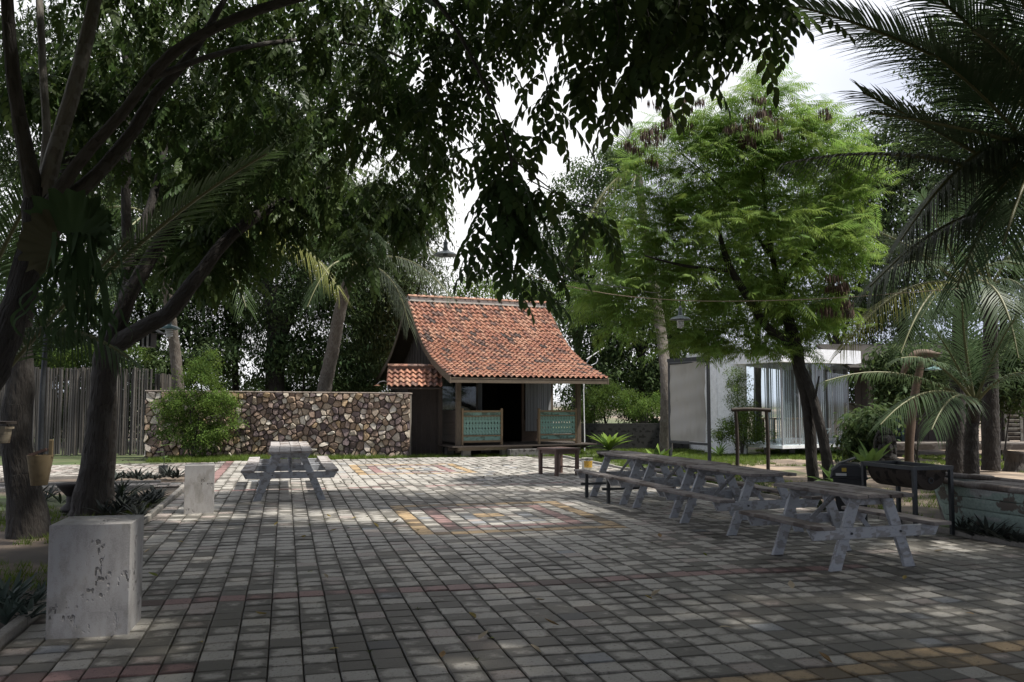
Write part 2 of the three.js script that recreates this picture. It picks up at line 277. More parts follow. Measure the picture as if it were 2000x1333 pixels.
function rubble(L, H, s, seed, topAt, parts, label, name, pos, turn) {
  const R = rng(seed), pts = [], nx = Math.round(L / s), ny = Math.round(H / s);
  for (let j = 0; j < ny; j++) for (let i = 0; i < nx; i++) { if (R() < 0.17) continue; pts.push([(i + 0.5 + (j % 2) * 0.4 - 0.2 + (R() - 0.5) * 1.0) * s, (j + 0.5 + (R() - 0.5) * 0.95) * s]); }
  const g = thing(name, label, 'wall', pos, turn), rest = new Map(); let n = 0; const order = [];
  for (const p of pts) {
    let poly = [[0, 0], [L, 0], [L, topAt(L)], [0, topAt(0)]];
    for (const q of pts) if (q !== p && Math.hypot(q[0] - p[0], q[1] - p[1]) < s * 3.2) poly = clipHalf(poly, p, q);
    if (poly.length < 3) continue;
    let cx = 0, cy = 0; for (const a of poly) { cx += a[0]; cy += a[1]; } cx /= poly.length; cy /= poly.length;
    let area = 0; poly.forEach((a, i) => { const b = poly[(i + 1) % poly.length]; area += a[0] * b[1] - a[1] * b[0]; });
    order.push({ poly, cx, cy, area: area / 2 });
  }
  order.sort((a, b) => b.area - a.area);
  for (const { poly, cx, cy } of order) {
    let ring = poly.map(a => { const d = Math.hypot(a[0] - cx, a[1] - cy) || 1, k = Math.max(0.4, 1 - (0.003 + R() * 0.010) / d); return [(a[0] - cx) * k, (a[1] - cy) * k]; });
    const cut = []; for (let i = 0; i < ring.length; i++) { const a = ring[i], b = ring[(i + 1) % ring.length], t = 0.1 + R() * 0.14; cut.push([lerp(a[0], b[0], t), lerp(a[1], b[1], t)], [lerp(a[0], b[0], 1 - t), lerp(a[1], b[1], 1 - t)]); } ring = cut;
    const h = 0.025 + R() * 0.06, pos = [], idx = [], m = ring.length, tx = (R() - 0.5) * 0.5, ty = (R() - 0.62) * 0.6;
    ring.forEach(a => pos.push(a[0], a[1], -0.03)); ring.forEach(a => pos.push(a[0] * 0.93, a[1] * 0.93, h * (0.45 + R() * 0.4))); ring.forEach(a => { const k = 0.66 + R() * 0.22; pos.push(a[0] * k, a[1] * k, h * (0.9 + R() * 0.25) + a[0] * tx + a[1] * ty); }); pos.push(0, 0, h * 1.08);
    for (let i = 0; i < m; i++) { const b = (i + 1) % m; idx.push(i, b, m + i, b, m + b, m + i, m + i, m + b, 2 * m + i, m + b, 2 * m + b, 2 * m + i, 2 * m + i, 2 * m + b, 3 * m); }
    const geo = metreUV(geoFrom(pos, idx), R() * 3, R() * 3); geo.computeVertexNormals();
    const mi = [0, 1, 2, 2, 3, 4, 4, 5, 6, 7, 7, 8, 9, 10, 0, 1, 3, 2][Math.floor(R() * 18)];
    if (n < parts) { const q = mesh('stone', geo, stoneMats[mi], g); q.position.set(cx, cy, 0); n++; } else { geo.translate(cx, cy, 0); if (!rest.has(mi)) rest.set(mi, []); rest.get(mi).push(geo); }
  }
  for (const [mi, l] of rest) { const q = mesh('small_stones', merge(l), stoneMats[mi], g); q.userData.kind = 'stuff'; }
  return g;
}
{
  const Z = 24.6, xa = D(285, 766, Z).x, xb = D(801, 770, Z).x, L = xb - xa, h0 = D(285, 765, Z).y, h1 = D(801, 770, Z).y;
  const w = rubble(L, h0, 0.15, 77, x => lerp(h0, h1, x / L), 300, 'long rubble stone wall of brown and cream stones', 'stone_wall', V(xa, 0, -Z), 0);
  mesh('mortar_core', metreUV(prism([[0, -0.1], [L, -0.1], [L, h1 - 0.01], [0, h0 - 0.01]], 0.34).translate(0, 0, -0.19)), mat([0.17, 0.15, 0.125], 0.95, { map: T.speckle }), w);
  mesh('coping', prism([[-0.02, h0], [L + 0.02, h1], [L + 0.02, h1 + 0.035], [-0.02, h0 + 0.035]], 0.44, 0.008).translate(0, 0, -0.17), mat([0.36, 0.30, 0.25], 0.9, { map: T.moss }), w);
}
// ---------------------------------------------------------------- bamboo fences
function fence(p0, p1, h, name, label, seed, gapChance) {
  const g = thing(name, label, 'fence', p0), d = p1.clone().sub(p0), L = d.length(), R = rng(seed); g.rotation.y = Math.atan2(-d.z, d.x);
  const shapes = [0, 1, 2].map(k => { const pts = [], n = 9; for (let i = 0; i <= n; i++) { const y = i / n * h; pts.push([0.033, Math.max(0, y - 0.02)], [0.038, y], [0.033, Math.min(h, y + 0.012)]); } return lathe(pts, 7); });
  for (let x = 0.04; x < L; ) { const m = mesh('bamboo_pole', shapes[Math.floor(R() * 3)], M.bamboo[Math.floor(R() * 3)], g); m.position.set(x, (R() - 0.5) * 0.08, (R() - 0.5) * 0.03); m.rotation.set((R() - 0.5) * 0.02, R() * 6, (R() - 0.5) * 0.02); m.scale.x = m.scale.z = 0.8 + R() * 0.4; x += 0.062 + (R() < gapChance ? 0.03 : R() * 0.01); }
  for (const y of [0.5, h * 0.62, h - 0.35]) mesh('rail', cyl(0.03, 0.03, L, 8).rotateZ(Math.PI / 2).translate(L / 2, y, -0.06), M.bamboo[1], g);
}
fence(D(-120, 800, 25.5).setY(0), D(292, 800, 25.9).setY(0), 2.55, 'bamboo_fence', 'tall grey bamboo pole fence left of the stone wall', 5, 0.12);
fence(D(302, 800, 26.4).setY(0), D(345, 800, 28).setY(0), 2.4, 'bamboo_fence', 'short return of bamboo fence behind the stone wall end', 6, 0.1);

// ---------------------------------------------------------------- tiled house
const HT = 24 * deg;
const clayTones = [[0.38, 0.18, 0.112], [0.33, 0.15, 0.098], [0.43, 0.235, 0.155], [0.26, 0.128, 0.09], [0.17, 0.10, 0.078], [0.09, 0.066, 0.056]];
const clayMats = clayTones.map(c => mat(c, 0.75, { map: T.moss, bumpMap: T.fineBump, bumpScale: 0.003 }));
const pickClay = R => { const r = R(); return r < 0.30 ? 0 : r < 0.50 ? 1 : r < 0.72 ? 2 : r < 0.83 ? 3 : r < 0.94 ? 4 : 5; };
function tileGeo(pitch, len) { // S profile, lower edge at z = 0
  const n = 9, pos = [], uv = [], idx = [], w = pitch * 1.12;
  const prof = t => { const x = (t - 0.5) * w; return [x, 0.034 * Math.sin((t * 1.12 - 0.06) * Math.PI * 2) + 0.004]; };
  for (const [z, lift, th] of [[-len, -0.005, 0], [0, 0.045, 0], [0.001, 0.045, -0.022]]) for (let i = 0; i <= n; i++) { const [x, y] = prof(i / n); pos.push(x, y + lift + th, z); uv.push(x, z); }
  const s = n + 1; for (let r = 0; r < 2; r++) for (let i = 0; i < n; i++) { const a = r * s + i; idx.push(a, a + s, a + 1, a + 1, a + s, a + s + 1); }
  return geoFrom(pos, idx, uv);
}
function tiledSlope(parent, curve, x0, cols, pitch, gauge, seed, partsMax, stuffName) { // curve in (y, -z), from the eave upwards
  const R = rng(seed), L = curve.getLength(), rows = Math.floor(L / gauge), geos = [0, 1, 2].map(k => { const g = tileGeo(pitch, gauge * 1.28); g.attributes.uv.array.forEach((v, i, a) => a[i] = v + k * 0.37 + (i % 2) * 0.2); return g; });
  const rest = new Map(); let n = 0; const q = new THREE.Quaternion(), e = new THREE.Euler();
  for (let r = 0; r < rows; r++) for (let c = 0; c < cols; c++) {
    const t = r * gauge / L, p = curve.getPointAt(t), d = curve.getTangentAt(t), a = Math.atan2(d.y, -d.z);
    const pos = V(x0 + (c + 0.5) * pitch + (R() - 0.5) * 0.008, p.y + (R() - 0.5) * 0.006, p.z + (R() - 0.5) * 0.012); e.set(a - 0.02 + (R() - 0.5) * 0.03, (R() - 0.5) * 0.04, (R() - 0.5) * 0.02);
    let mi = pickClay(R); const geo = geos[Math.floor(R() * 3)];
    if (n < partsMax) { const m = mesh('roof_tile', geo, clayMats[mi], parent); m.position.copy(pos); m.rotation.copy(e); n++; }
    else { const g = geo.clone().applyMatrix4(new THREE.Matrix4().compose(pos, q.setFromEuler(e), V(1, 1, 1))); if (!rest.has(mi)) rest.set(mi, []); rest.get(mi).push(g); }
  }
  for (const [mi, l] of rest) mesh(stuffName, merge(l), clayMats[mi], parent).userData.kind = 'stuff';
}
const wavy = (w, h, n, amp, seed) => { const g = new THREE.PlaneGeometry(w, h, n, 6), p = g.attributes.position; for (let i = 0; i < p.count; i++) { const x = p.getX(i) / w * n; p.setZ(i, amp * (Math.sin(x * 1.9 + seed) + 0.6 * Math.sin(x * 0.83 + seed * 2)) * (0.8 + 0.2 * Math.sin(p.getY(i) * 2))); } g.computeVertexNormals(); return g; };
{
  const E = D(881, 735.3, 24.0), EY = E.y, hz = thing('timber_house', 'small dark timber house with orange curved tiled roof and veranda', 'house', V(E.x, 0, E.z), HT);
  const W = 4.98, ridgeD = 4.1, RY = 4.85;
  const prof = [[0, EY], [0.8, 2.53], [1.6, 2.85], [2.38, 3.27], [3.0, 3.76], [3.6, 4.33], [ridgeD, RY]];
  const curve = new THREE.CatmullRomCurve3(prof.map(([d, y]) => V(0, y, -d)));
  const roof = new THREE.Group(); roof.name = 'roof'; hz.add(roof);
  tiledSlope(roof, curve, -0.02, 29, W / 29, 0.198, 21, 300, 'roof_tiles');
  // roof boarding under the tiles, back slope
  const board = (pts, off, x0, x1) => { const pos = [], idx = [], uv = []; pts.forEach(([d, y], i) => { pos.push(x0, y + off, -d, x1, y + off, -d); uv.push(x0, d, x1, d); if (i) { const a = i * 2; idx.push(a - 2, a - 1, a, a - 1, a + 1, a); } }); return geoFrom(pos, idx, uv); };
  mesh('roof_boarding', board(prof, -0.06, 0, W), M.darkWood, roof);
  const back = prof.map(([d, y]) => [2 * ridgeD - d, y]).reverse();
  mesh('back_slope', board(back, 0.02, 0, W), clayMats[1], roof); mesh('roof_boarding', board(back, -0.05, 0, W), M.darkWood, roof);
  // verge boards, fascia
  for (const x of [-0.015, W + 0.015]) for (const half of [prof, back]) { const up = half.map(([d, y]) => [-d, y - 0.005]), lo = half.map(([d, y]) => [-d, y - 0.19]).reverse(); const g = prism([...up, ...lo], 0.035).rotateY(-Math.PI / 2).rotateY(Math.PI); const s = new THREE.Shape([...up, ...lo].map(a => new THREE.Vector2(a[0], a[1]))); const e = metreUV(new THREE.ExtrudeGeometry(s, { depth: 0.035, bevelEnabled: false })); e.applyMatrix4(new THREE.Matrix4().makeBasis(V(0, 0, 1), V(0, 1, 0), V(-1, 0, 0))); e.translate(x + 0.017, 0, 0); mesh('verge_board', e, M.beamWood, roof); }
  mesh('fascia', box(W, 0.15, 0.04, W / 2, EY - 0.10, -0.03), M.beamWood, roof);
  mesh('ridge_mortar', box(W, 0.17, 0.17, W / 2, RY + 0.01, -ridgeD + 0.02), mat([0.5, 0.47, 0.42], 0.9, { map: T.moss }), roof);
  const rg = new THREE.CylinderGeometry(0.10, 0.105, 0.32, 10, 1, true, -Math.PI / 2, Math.PI).rotateZ(Math.PI / 2).rotateX(-Math.PI / 2 + Math.PI / 2), RR = rng(9);
  const ridgeTile = (() => { const s = []; for (let i = 0; i <= 8; i++) { const a = i / 8 * Math.PI; s.push([Math.cos(a) * 0.115, Math.sin(a) * 0.07]); } for (let i = 8; i >= 0; i--) { const a = i / 8 * Math.PI; s.push([Math.cos(a) * 0.1, Math.sin(a) * 0.055]); } return prism(s, 0.32).rotateY(Math.PI / 2); })();
  for (let x = 0.15; x < W; x += 0.29) { const m = mesh('ridge_tile', ridgeTile, clayMats[[2, 2, 0, 2][Math.floor(RR() * 4)]], roof); m.position.set(x, RY + 0.08, -ridgeD + 0.02); m.rotation.z = 0.03; }
  for (let x = 0.3; x < W; x += 0.29) mesh('ridge_joint', box(0.03, 0.03, 0.24, x, RY + 0.145, -ridgeD + 0.02), M.darkWood, roof);
  // frame posts
  const wa = 0.55, wb = 4.45, fd = 0.9, wd = 2.8, bd = 7.3, DK = 0.30;
  for (const [a, d, s] of [[wa, fd, 0.13], [wb, fd, 0.13], [wa, wd, 0.14], [wb, wd, 0.14]]) mesh('post', box(s, 2.5 - 0.1, s, a, 1.3, -d), M.beamWood, hz);
  mesh('eave_beam', box(W - 0.3, 0.16, 0.12, W / 2, EY + 0.15, -fd), M.darkWood, hz);
  // side and back walls of upright planks, following the gable
  const yTop = d => { const q = d > ridgeD ? 2 * ridgeD - d : d; for (let i = 1; i < prof.length; i++) if (q <= prof[i][0]) return lerp(prof[i - 1][1], prof[i][1], (q - prof[i - 1][0]) / (prof[i][0] - prof[i - 1][0])); return RY; };
  const gable = new THREE.Group(); gable.name = 'gable_wall'; hz.add(gable);
  let k = 0; for (let d = fd + 0.06; d < bd; d += 0.15) { const low = d < wd ? 2.35 : 0.1, top = yTop(d) - 0.16; if (top - low < 0.1) continue; mesh('wall_plank', box(0.03, top - low, 0.142, wa - 0.02 + (k++ % 2) * 0.012, (top + low) / 2, -d), M.wallPlank, gable); }
  const gr = new THREE.Group(); gr.name = 'end_wall'; hz.add(gr);
  for (let d = fd + 0.06; d < bd; d += 0.3) { const low = d < wd ? 2.35 : 0.1, top = yTop(d) - 0.16; if (top - low < 0.1) continue; mesh('wall_plank', box(0.03, top - low, 0.295, wb + 0.02, (top + low) / 2, -d), M.wallPlank, gr); }
  mesh('back_wall', box(wb - wa, 2.4, 0.05, (wa + wb) / 2, 1.3, -bd), M.wallPlank, hz);
  mesh('ceiling', box(wb - wa - 0.05, 0.03, bd - fd - 0.2, (wa + wb) / 2, 2.52, -(bd + fd) / 2), M.darkWood, hz);
  mesh('woven_panel', box(0.02, 1.9, 0.32, wa - 0.05, 1.1, -wd - 0.2), mat([0.14, 0.11, 0.07], 0.9, { map: T.weathered }), hz);
  // deck boards
  for (let i = 0; i < 12; i++) mesh('deck_board', box(W - 0.35, 0.035, 0.185, W / 2 + 0.05, DK - 0.0175, -0.55 - i * 0.195), M.darkWood, hz);
  mesh('deck_beam', box(2.3, 0.09, 0.08, 1.6, DK - 0.085, -0.62), mat([0.2, 0.165, 0.125], 0.85, { map: T.grain }), hz);
  mesh('deck_beam', box(W - 0.5, 0.10, 0.08, W / 2, DK - 0.09, -0.9), M.darkWood, hz);
  for (const a of [0.75, 1.95, 4.3]) for (const d of [0.8, 2.2]) mesh('footing', box(0.22, DK - 0.1, 0.22, a, (DK - 0.13) / 2, -d), M.concrete, hz);
  mesh('step_stone', rbox(1.25, 0.22, 0.3, 0.02, 2.55, 0.08, -0.5), mat([0.11, 0.105, 0.10], 0.9, { map: T.moss }), hz);
  mesh('house_floor', box(wb - wa, 0.1, bd - wd, (wa + wb) / 2, DK - 0.1, -(wd + bd) / 2), M.darkWood, hz);
  // front wall of the room, at the back of the veranda
  const z = -wd;
  const bar = (n, a0, a1, y0, y1, th, m) => mesh(n, box(a1 - a0, y1 - y0, th, (a0 + a1) / 2, (y0 + y1) / 2, z), m, hz);
  bar('lintel', wa, wb, 2.28, 2.52, 0.09, M.midWood);
  bar('sill_panel', wa + 0.07, 1.2, DK, 0.98, 0.05, M.darkWood); bar('frame_stile', 1.2, 1.28, DK, 2.28, 0.08, M.midWood);
  bar('frame_stile', 1.86, 2.0, DK, 2.28, 0.08, mat([0.2, 0.18, 0.16], 0.8, { map: T.grain })); bar('frame_stile', 3.42, 3.5, DK, 2.28, 0.08, M.midWood);
  bar('sill_panel', 3.5, wb - 0.07, DK, 0.98, 0.05, M.midWood); bar('sill_panel', 1.28, 1.86, DK, 0.98, 0.05, M.darkWood);
  const glass = new THREE.MeshPhysicalMaterial({ color: lin(0.75, 0.8, 0.78), roughness: 0.03, transmission: 1, thickness: 0 });
  bar('window_pane', 1.29, 1.85, 1.0, 2.27, 0.008, glass); bar('window_pane', 0.64, 1.19, 1.0, 2.27, 0.008, glass);
  const cloth = leafMat([0.42, 0.43, 0.44], 0.35, 0.9);
  for (const [a, w, y0, y1, s, dz] of [[0.9, 0.42, 0.98, 2.27, 1, -0.06], [1.95, 0.12, 0.5, 2.27, 2, 0.09], [4.13, 0.6, 1.0, 2.3, 3, 0.08], [3.72, 0.4, 0.62, 2.3, 4, 0.1]]) { const m = mesh('curtain', wavy(w, y1 - y0, 26, 0.02, s), cloth, hz); m.position.set(a, (y0 + y1) / 2, z + dz); }
  mesh('door_leaf', box(0.05, 1.95, 0.85, 2.03, 1.28, z - 0.46), M.midWood, hz);
  // carved railing boards
  const notch = () => { const w = 0.046, h = 0.52, pts = [[0, 0]], r = []; const side = []; for (const [y, d] of [[0.05, 0], [0.075, 0.010], [0.10, 0], [0.14, 0], [0.185, 0.019], [0.23, 0], [0.29, 0], [0.335, 0.019], [0.38, 0], [0.44, 0], [0.455, 0.008], [0.47, 0], [h, 0]]) side.push([y, d]); const out = [[-w, 0], [w, 0]]; side.forEach(([y, d]) => out.push([w - d, y])); side.slice().reverse().forEach(([y, d]) => out.push([-w + d, y])); return prism(out, 0.018); };
  const carved = notch();
  function railing(a0, a1, turn, d, boardM, frameM, label) {
    const g = new THREE.Group(); g.name = 'railing'; g.userData.label = label; hz.add(g); const L = a1 - a0; g.position.set(turn ? wa : a0, DK, turn ? -a0 : -d); g.rotation.y = turn;
    mesh('top_rail', box(L, 0.055, 0.07, L / 2, 0.975, 0), frameM, g); mesh('middle_rail', box(L, 0.03, 0.045, L / 2, 0.84, 0.004), frameM, g); mesh('lower_rail', box(L, 0.03, 0.045, L / 2, 0.27, 0.004), frameM, g); mesh('bottom_rail', box(L, 0.06, 0.06, L / 2, 0.11, 0), frameM, g);
    for (const x of [0.03, L - 0.03]) mesh('rail_post', box(0.06, 1.06, 0.075, x, 0.53, 0.003), frameM, g);
    mesh('lower_panel', box(L - 0.1, 0.12, 0.016, L / 2, 0.198, 0), boardM, g); mesh('upper_panel', box(L - 0.1, 0.09, 0.016, L / 2, 0.90, 0), boardM, g);
    const n = Math.round((L - 0.12) / 0.094), st = (L - 0.12) / n; for (let i = 0; i < n; i++) { const m = mesh('carved_board', carved, boardM, g); m.position.set(0.06 + (i + 0.5) * st, 0.295, 0); m.scale.x = st / 0.094; m.scale.y = 1.02; }
  }
  railing(0.64, 1.93, 0, fd, M.greenPaint, M.railWood, 'weathered turquoise carved railing with brown frame');
  railing(3.09, 4.40, 0, fd, M.greenPaint, M.railWood, 'weathered turquoise carved railing with brown frame');
  railing(fd + 0.07, wd - 0.08, Math.PI / 2, 0, M.darkWood, M.darkWood, 'dark brown carved side railing');
  // a chair half lost in the dark room
  const ch = thing('chair', 'dark wooden chair inside the open doorway of the house', 'chair', hz.localToWorld(V(2.75, DK - 0.05, -3.5)), HT + 0.3); hz.updateMatrixWorld(); ch.position.copy(hz.localToWorld(V(2.75, DK - 0.05, -3.5)));
  mesh('seat', box(0.42, 0.04, 0.42, 0, 0.45, 0), M.redWood, ch); mesh('backrest', box(0.42, 0.22, 0.03, 0, 0.82, -0.2), M.redWood, ch); for (const a of [-0.19, 0.19]) { mesh('leg', box(0.04, 0.45, 0.04, a, 0.225, 0.19), M.redWood, ch); mesh('leg', box(0.04, 0.93, 0.04, a, 0.465, -0.19), M.redWood, ch); }
  // awning roof beside the gable
  const aw = thing('tiled_awning', 'little orange tiled awning on dark boards beside the house gable', 'awning', D(757, 718, 25.6).setY(0), 0.12);
  const ac = new THREE.LineCurve3(V(0, 1.99, 0.62), V(0, 2.53, 0)); const acurve = new THREE.CatmullRomCurve3([V(0, 1.99, 0.62), V(0, 2.25, 0.3), V(0, 2.53, 0)]);
  const sl = new THREE.Group(); sl.name = 'roof'; aw.add(sl); tiledSlope(sl, acurve, 0.0, 9, 0.174, 0.2, 31, 99, 'roof_tiles');
  for (let x = 0.16; x < 1.55; x += 0.29) { const m = mesh('ridge_tile', ridgeTile, clayMats[[0, 2, 1, 4][Math.floor(RR() * 4)]], sl); m.position.set(x, 2.6, -0.02); }
  mesh('ridge_mortar', box(1.52, 0.12, 0.13, 0.78, 2.545, -0.02), clayMats[4], sl); mesh('roof_boarding', box(1.5, 0.03, 0.84, 0.78, 2.2, 0.3, 0.72), M.darkWood, sl);
  for (let i = 0; i < 7; i++) mesh('wall_plank', box(0.13, 2.25, 0.03, 0.66 + i * 0.135, 1.12, 0.02 + (i % 2) * 0.012), M.wallPlank, aw);
  mesh('corner_post', box(0.12, 2.2, 0.12, 1.55, 1.1, 0.1), M.darkWood, aw);
  // aerial behind the roof
  const an = thing('roof_aerial', 'thin white metal aerial poking out behind the house roof', 'aerial', D(1160, 700, 27.5)); an.updateMatrixWorld();
  const ap = D(1146, 702, 27.5), o = an.position; mesh('rod', tube([V(ap.x - o.x, ap.y - o.y, 0), V(D(1180, 680, 27.5).x - o.x, D(1180, 680, 27.5).y - o.y, 0)], [0.02, 0.02], 2, 6), M.white, an);
  mesh('arm', tube([V(D(1155, 714, 27.5).x - o.x, D(1155, 714, 27.5).y - o.y, 0), V(D(1166, 708, 27.5).x - o.x, D(1166, 708, 27.5).y - o.y, 0), V(D(1167, 700, 27.5).x - o.x, D(1167, 700, 27.5).y - o.y, 0)], [0.015, 0.015], 4, 6), M.white, an);
  mesh('mast', tube([V(-0.3, -o.y, -0.2), V(-0.24, -0.05, -0.1), V(-0.1, 0.05, 0)], [0.02, 0.018, 0.015], 8, 6), M.white, an);
  // outdoor shower behind the wall
  const sb = D(757, 770, 25.3), sh = thing('outdoor_shower', 'bent metal outdoor shower with copper head above the stone wall', 'shower', V(sb.x, 0, sb.z)); const sy = D(757, 746, 25.3).y;
  mesh('pipe', tube([V(0, 0, 0), V(0, sy - 0.15, 0), V(-0.03, sy, 0), V(-0.22, sy + 0.0, 0), V(-0.3, sy - 0.07, 0)], [0.014, 0.014], 24, 8), mat([0.4, 0.38, 0.36], 0.35, { metalness: 0.8 }), sh);
  mesh('shower_head', cyl(0.03, 0.1, 0.04, 14, -0.3, sy - 0.1, 0), mat([0.45, 0.24, 0.15], 0.4, { metalness: 0.6 }), sh);
}
// ---------------------------------------------------------------- white pavilion
{
  const c0 = D(1529, 871, 25), cl = D(1452, 868, 26.6), cr = D(1660, 868, 26.4), FL = c0.y; cl.y = cr.y = FL;
  const g = thing('glass_pavilion', 'white flat roofed pavilion with glass walls and pale hanging blinds', 'pavilion', V(0, 0, 0));
  const roofB = D(1529, 708, 25).y, roofT = roofB + 0.4;
  const slab = (pts, y0, y1) => { const s = new THREE.Shape(pts.map(p => new THREE.Vector2(p.x, -p.z))); return metreUV(new THREE.ExtrudeGeometry(s, { depth: y1 - y0, bevelEnabled: false }).rotateX(-Math.PI / 2).translate(0, y0, 0)); };
  const bl = V(cl.x + 2.6, 0, cl.z - 4.2), br = V(cr.x + 1.4, 0, cr.z - 3.6);
  const fp = [cl, c0, cr, br, bl];
  const grow = (p, k) => V(c0.x + 0.6 + (p.x - c0.x - 0.6) * k, 0, -27 + (p.z + 27) * k);
  mesh('floor_slab', slab(fp.map(p => grow(p, 1.03)), FL - 0.09, FL), M.white, g);
  mesh('roof_slab', slab([V(cl.x - 0.4, 0, cl.z - 0.1), V(c0.x - 0.1, 0, c0.z + 0.35), V(cr.x + 0.35, 0, cr.z + 0.15), br, bl], roofB, roofT), M.white, g);
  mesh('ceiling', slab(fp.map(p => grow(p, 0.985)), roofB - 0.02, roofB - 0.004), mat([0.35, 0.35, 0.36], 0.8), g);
  const glass = new THREE.MeshPhysicalMaterial({ color: lin(0.9, 0.94, 0.95), roughness: 0.02, transmission: 1, thickness: 0 });
  const blind = leafMat([0.5, 0.52, 0.54], 0.4, 0.85), frameM = mat([0.3, 0.31, 0.33], 0.5);
  const face = (a, b, n, from, to, skip) => { const d = b.clone().sub(a), L = d.length(), t = Math.atan2(-d.z, d.x), h = roofB - FL;
    const w = new THREE.Group(); w.name = 'glass_wall'; w.position.set(a.x, FL, a.z); w.rotation.y = t; g.add(w);
    for (let i = 0; i < n; i++) { const m = mesh('pane', new THREE.BoxGeometry(L / n - 0.01, h, 0.012), glass, w); m.position.set((i + 0.5) * L / n, h / 2, 0); }
    for (let i = 0; i <= n; i++) mesh('mullion', box(0.03, h, 0.03, clamp(i * L / n, 0.016, L - 0.016), h / 2, -0.005 + 0.03 * 0), frameM, w);
    const R = rng(n * 31); for (let x = from; x < to * L; x += 0.085) { if (R() < skip + 0.15) continue; const m = mesh('blind_strip', new THREE.PlaneGeometry(0.05, h - 0.1), blind, w); m.position.set(x, h / 2, -0.12); m.rotation.y = (R() - 0.5) * 0.9; } };
  face(cl, c0, 3, 0.9, 0.97, 0.1); face(c0, cr, 4, 0.25, 0.97, 0.05);
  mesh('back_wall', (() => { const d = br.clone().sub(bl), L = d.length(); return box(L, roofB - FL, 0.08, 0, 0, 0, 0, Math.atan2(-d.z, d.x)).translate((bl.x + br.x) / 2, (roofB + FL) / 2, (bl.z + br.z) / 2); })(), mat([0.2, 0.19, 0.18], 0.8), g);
  for (const [u, v] of [[0.2, 0.4], [0.6, 0.5], [0.9, 0.5]]) { const p = fp[0].clone().lerp(fp[1], u).lerp(fp[2], v * 0.6); mesh('pier', box(0.14, FL, 0.14, p.x, FL / 2 - 0.05, p.z - 0.8), M.concrete, g); }
  // white wall to the left
  const wl = D(1340, 860, 27.4), wh = D(1400, 679, 27).y;
  const wall = thing('white_wall', 'tall plain white garden wall left of the glass pavilion', 'wall', V(0, 0, 0));
  const seg = (n, a, b, h) => { const d = b.clone().sub(a); mesh(n, box(d.length(), h, 0.12, 0, 0, 0, 0, Math.atan2(-d.z, d.x)).translate((a.x + b.x) / 2, h / 2 - 0.05, (a.z + b.z) / 2), M.white, wall); };
  seg('wall_panel', V(D(1404, 800, 26.9).x, 0, -26.9), V(D(1458, 800, 26.3).x, 0, -26.3), wh + 0.05); seg('wall_panel', V(D(1346, 800, 29.2).x, 0, -29.2), V(D(1404, 800, 26.95).x, 0, -26.95), wh - 0.05);
  // furniture seen through the glass
  const t = thing('dining_table', 'light wood dining table behind the pavilion glass', 'table', V(c0.x + 0.9, FL, -27.2), 0.2); mesh('table_top', box(1.5, 0.04, 0.8, 0, 0.73, 0), mat([0.35, 0.24, 0.13], 0.6, { map: T.grain }), t); for (const a of [-0.7, 0.7]) for (const b of [-0.34, 0.34]) mesh('leg', box(0.06, 0.71, 0.06, a, 0.355, b), M.midWood, t);
  const hc = thing('folding_chair', 'white crossed leg folding chair behind the pavilion glass', 'chair', V(c0.x + 1.5, FL, -26.2), 0.4); mesh('seat', box(0.42, 0.03, 0.4, 0, 0.44, 0), M.white, hc); mesh('backrest', box(0.42, 0.25, 0.025, 0, 0.78, -0.2), M.white, hc); for (const a of [-0.2, 0.2]) { mesh('leg', box(0.03, 0.62, 0.03, a, 0.24, 0, 0.8), M.white, hc); mesh('leg', box(0.03, 1.05, 0.03, a, 0.42, -0.06, -0.45), M.white, hc); }
}
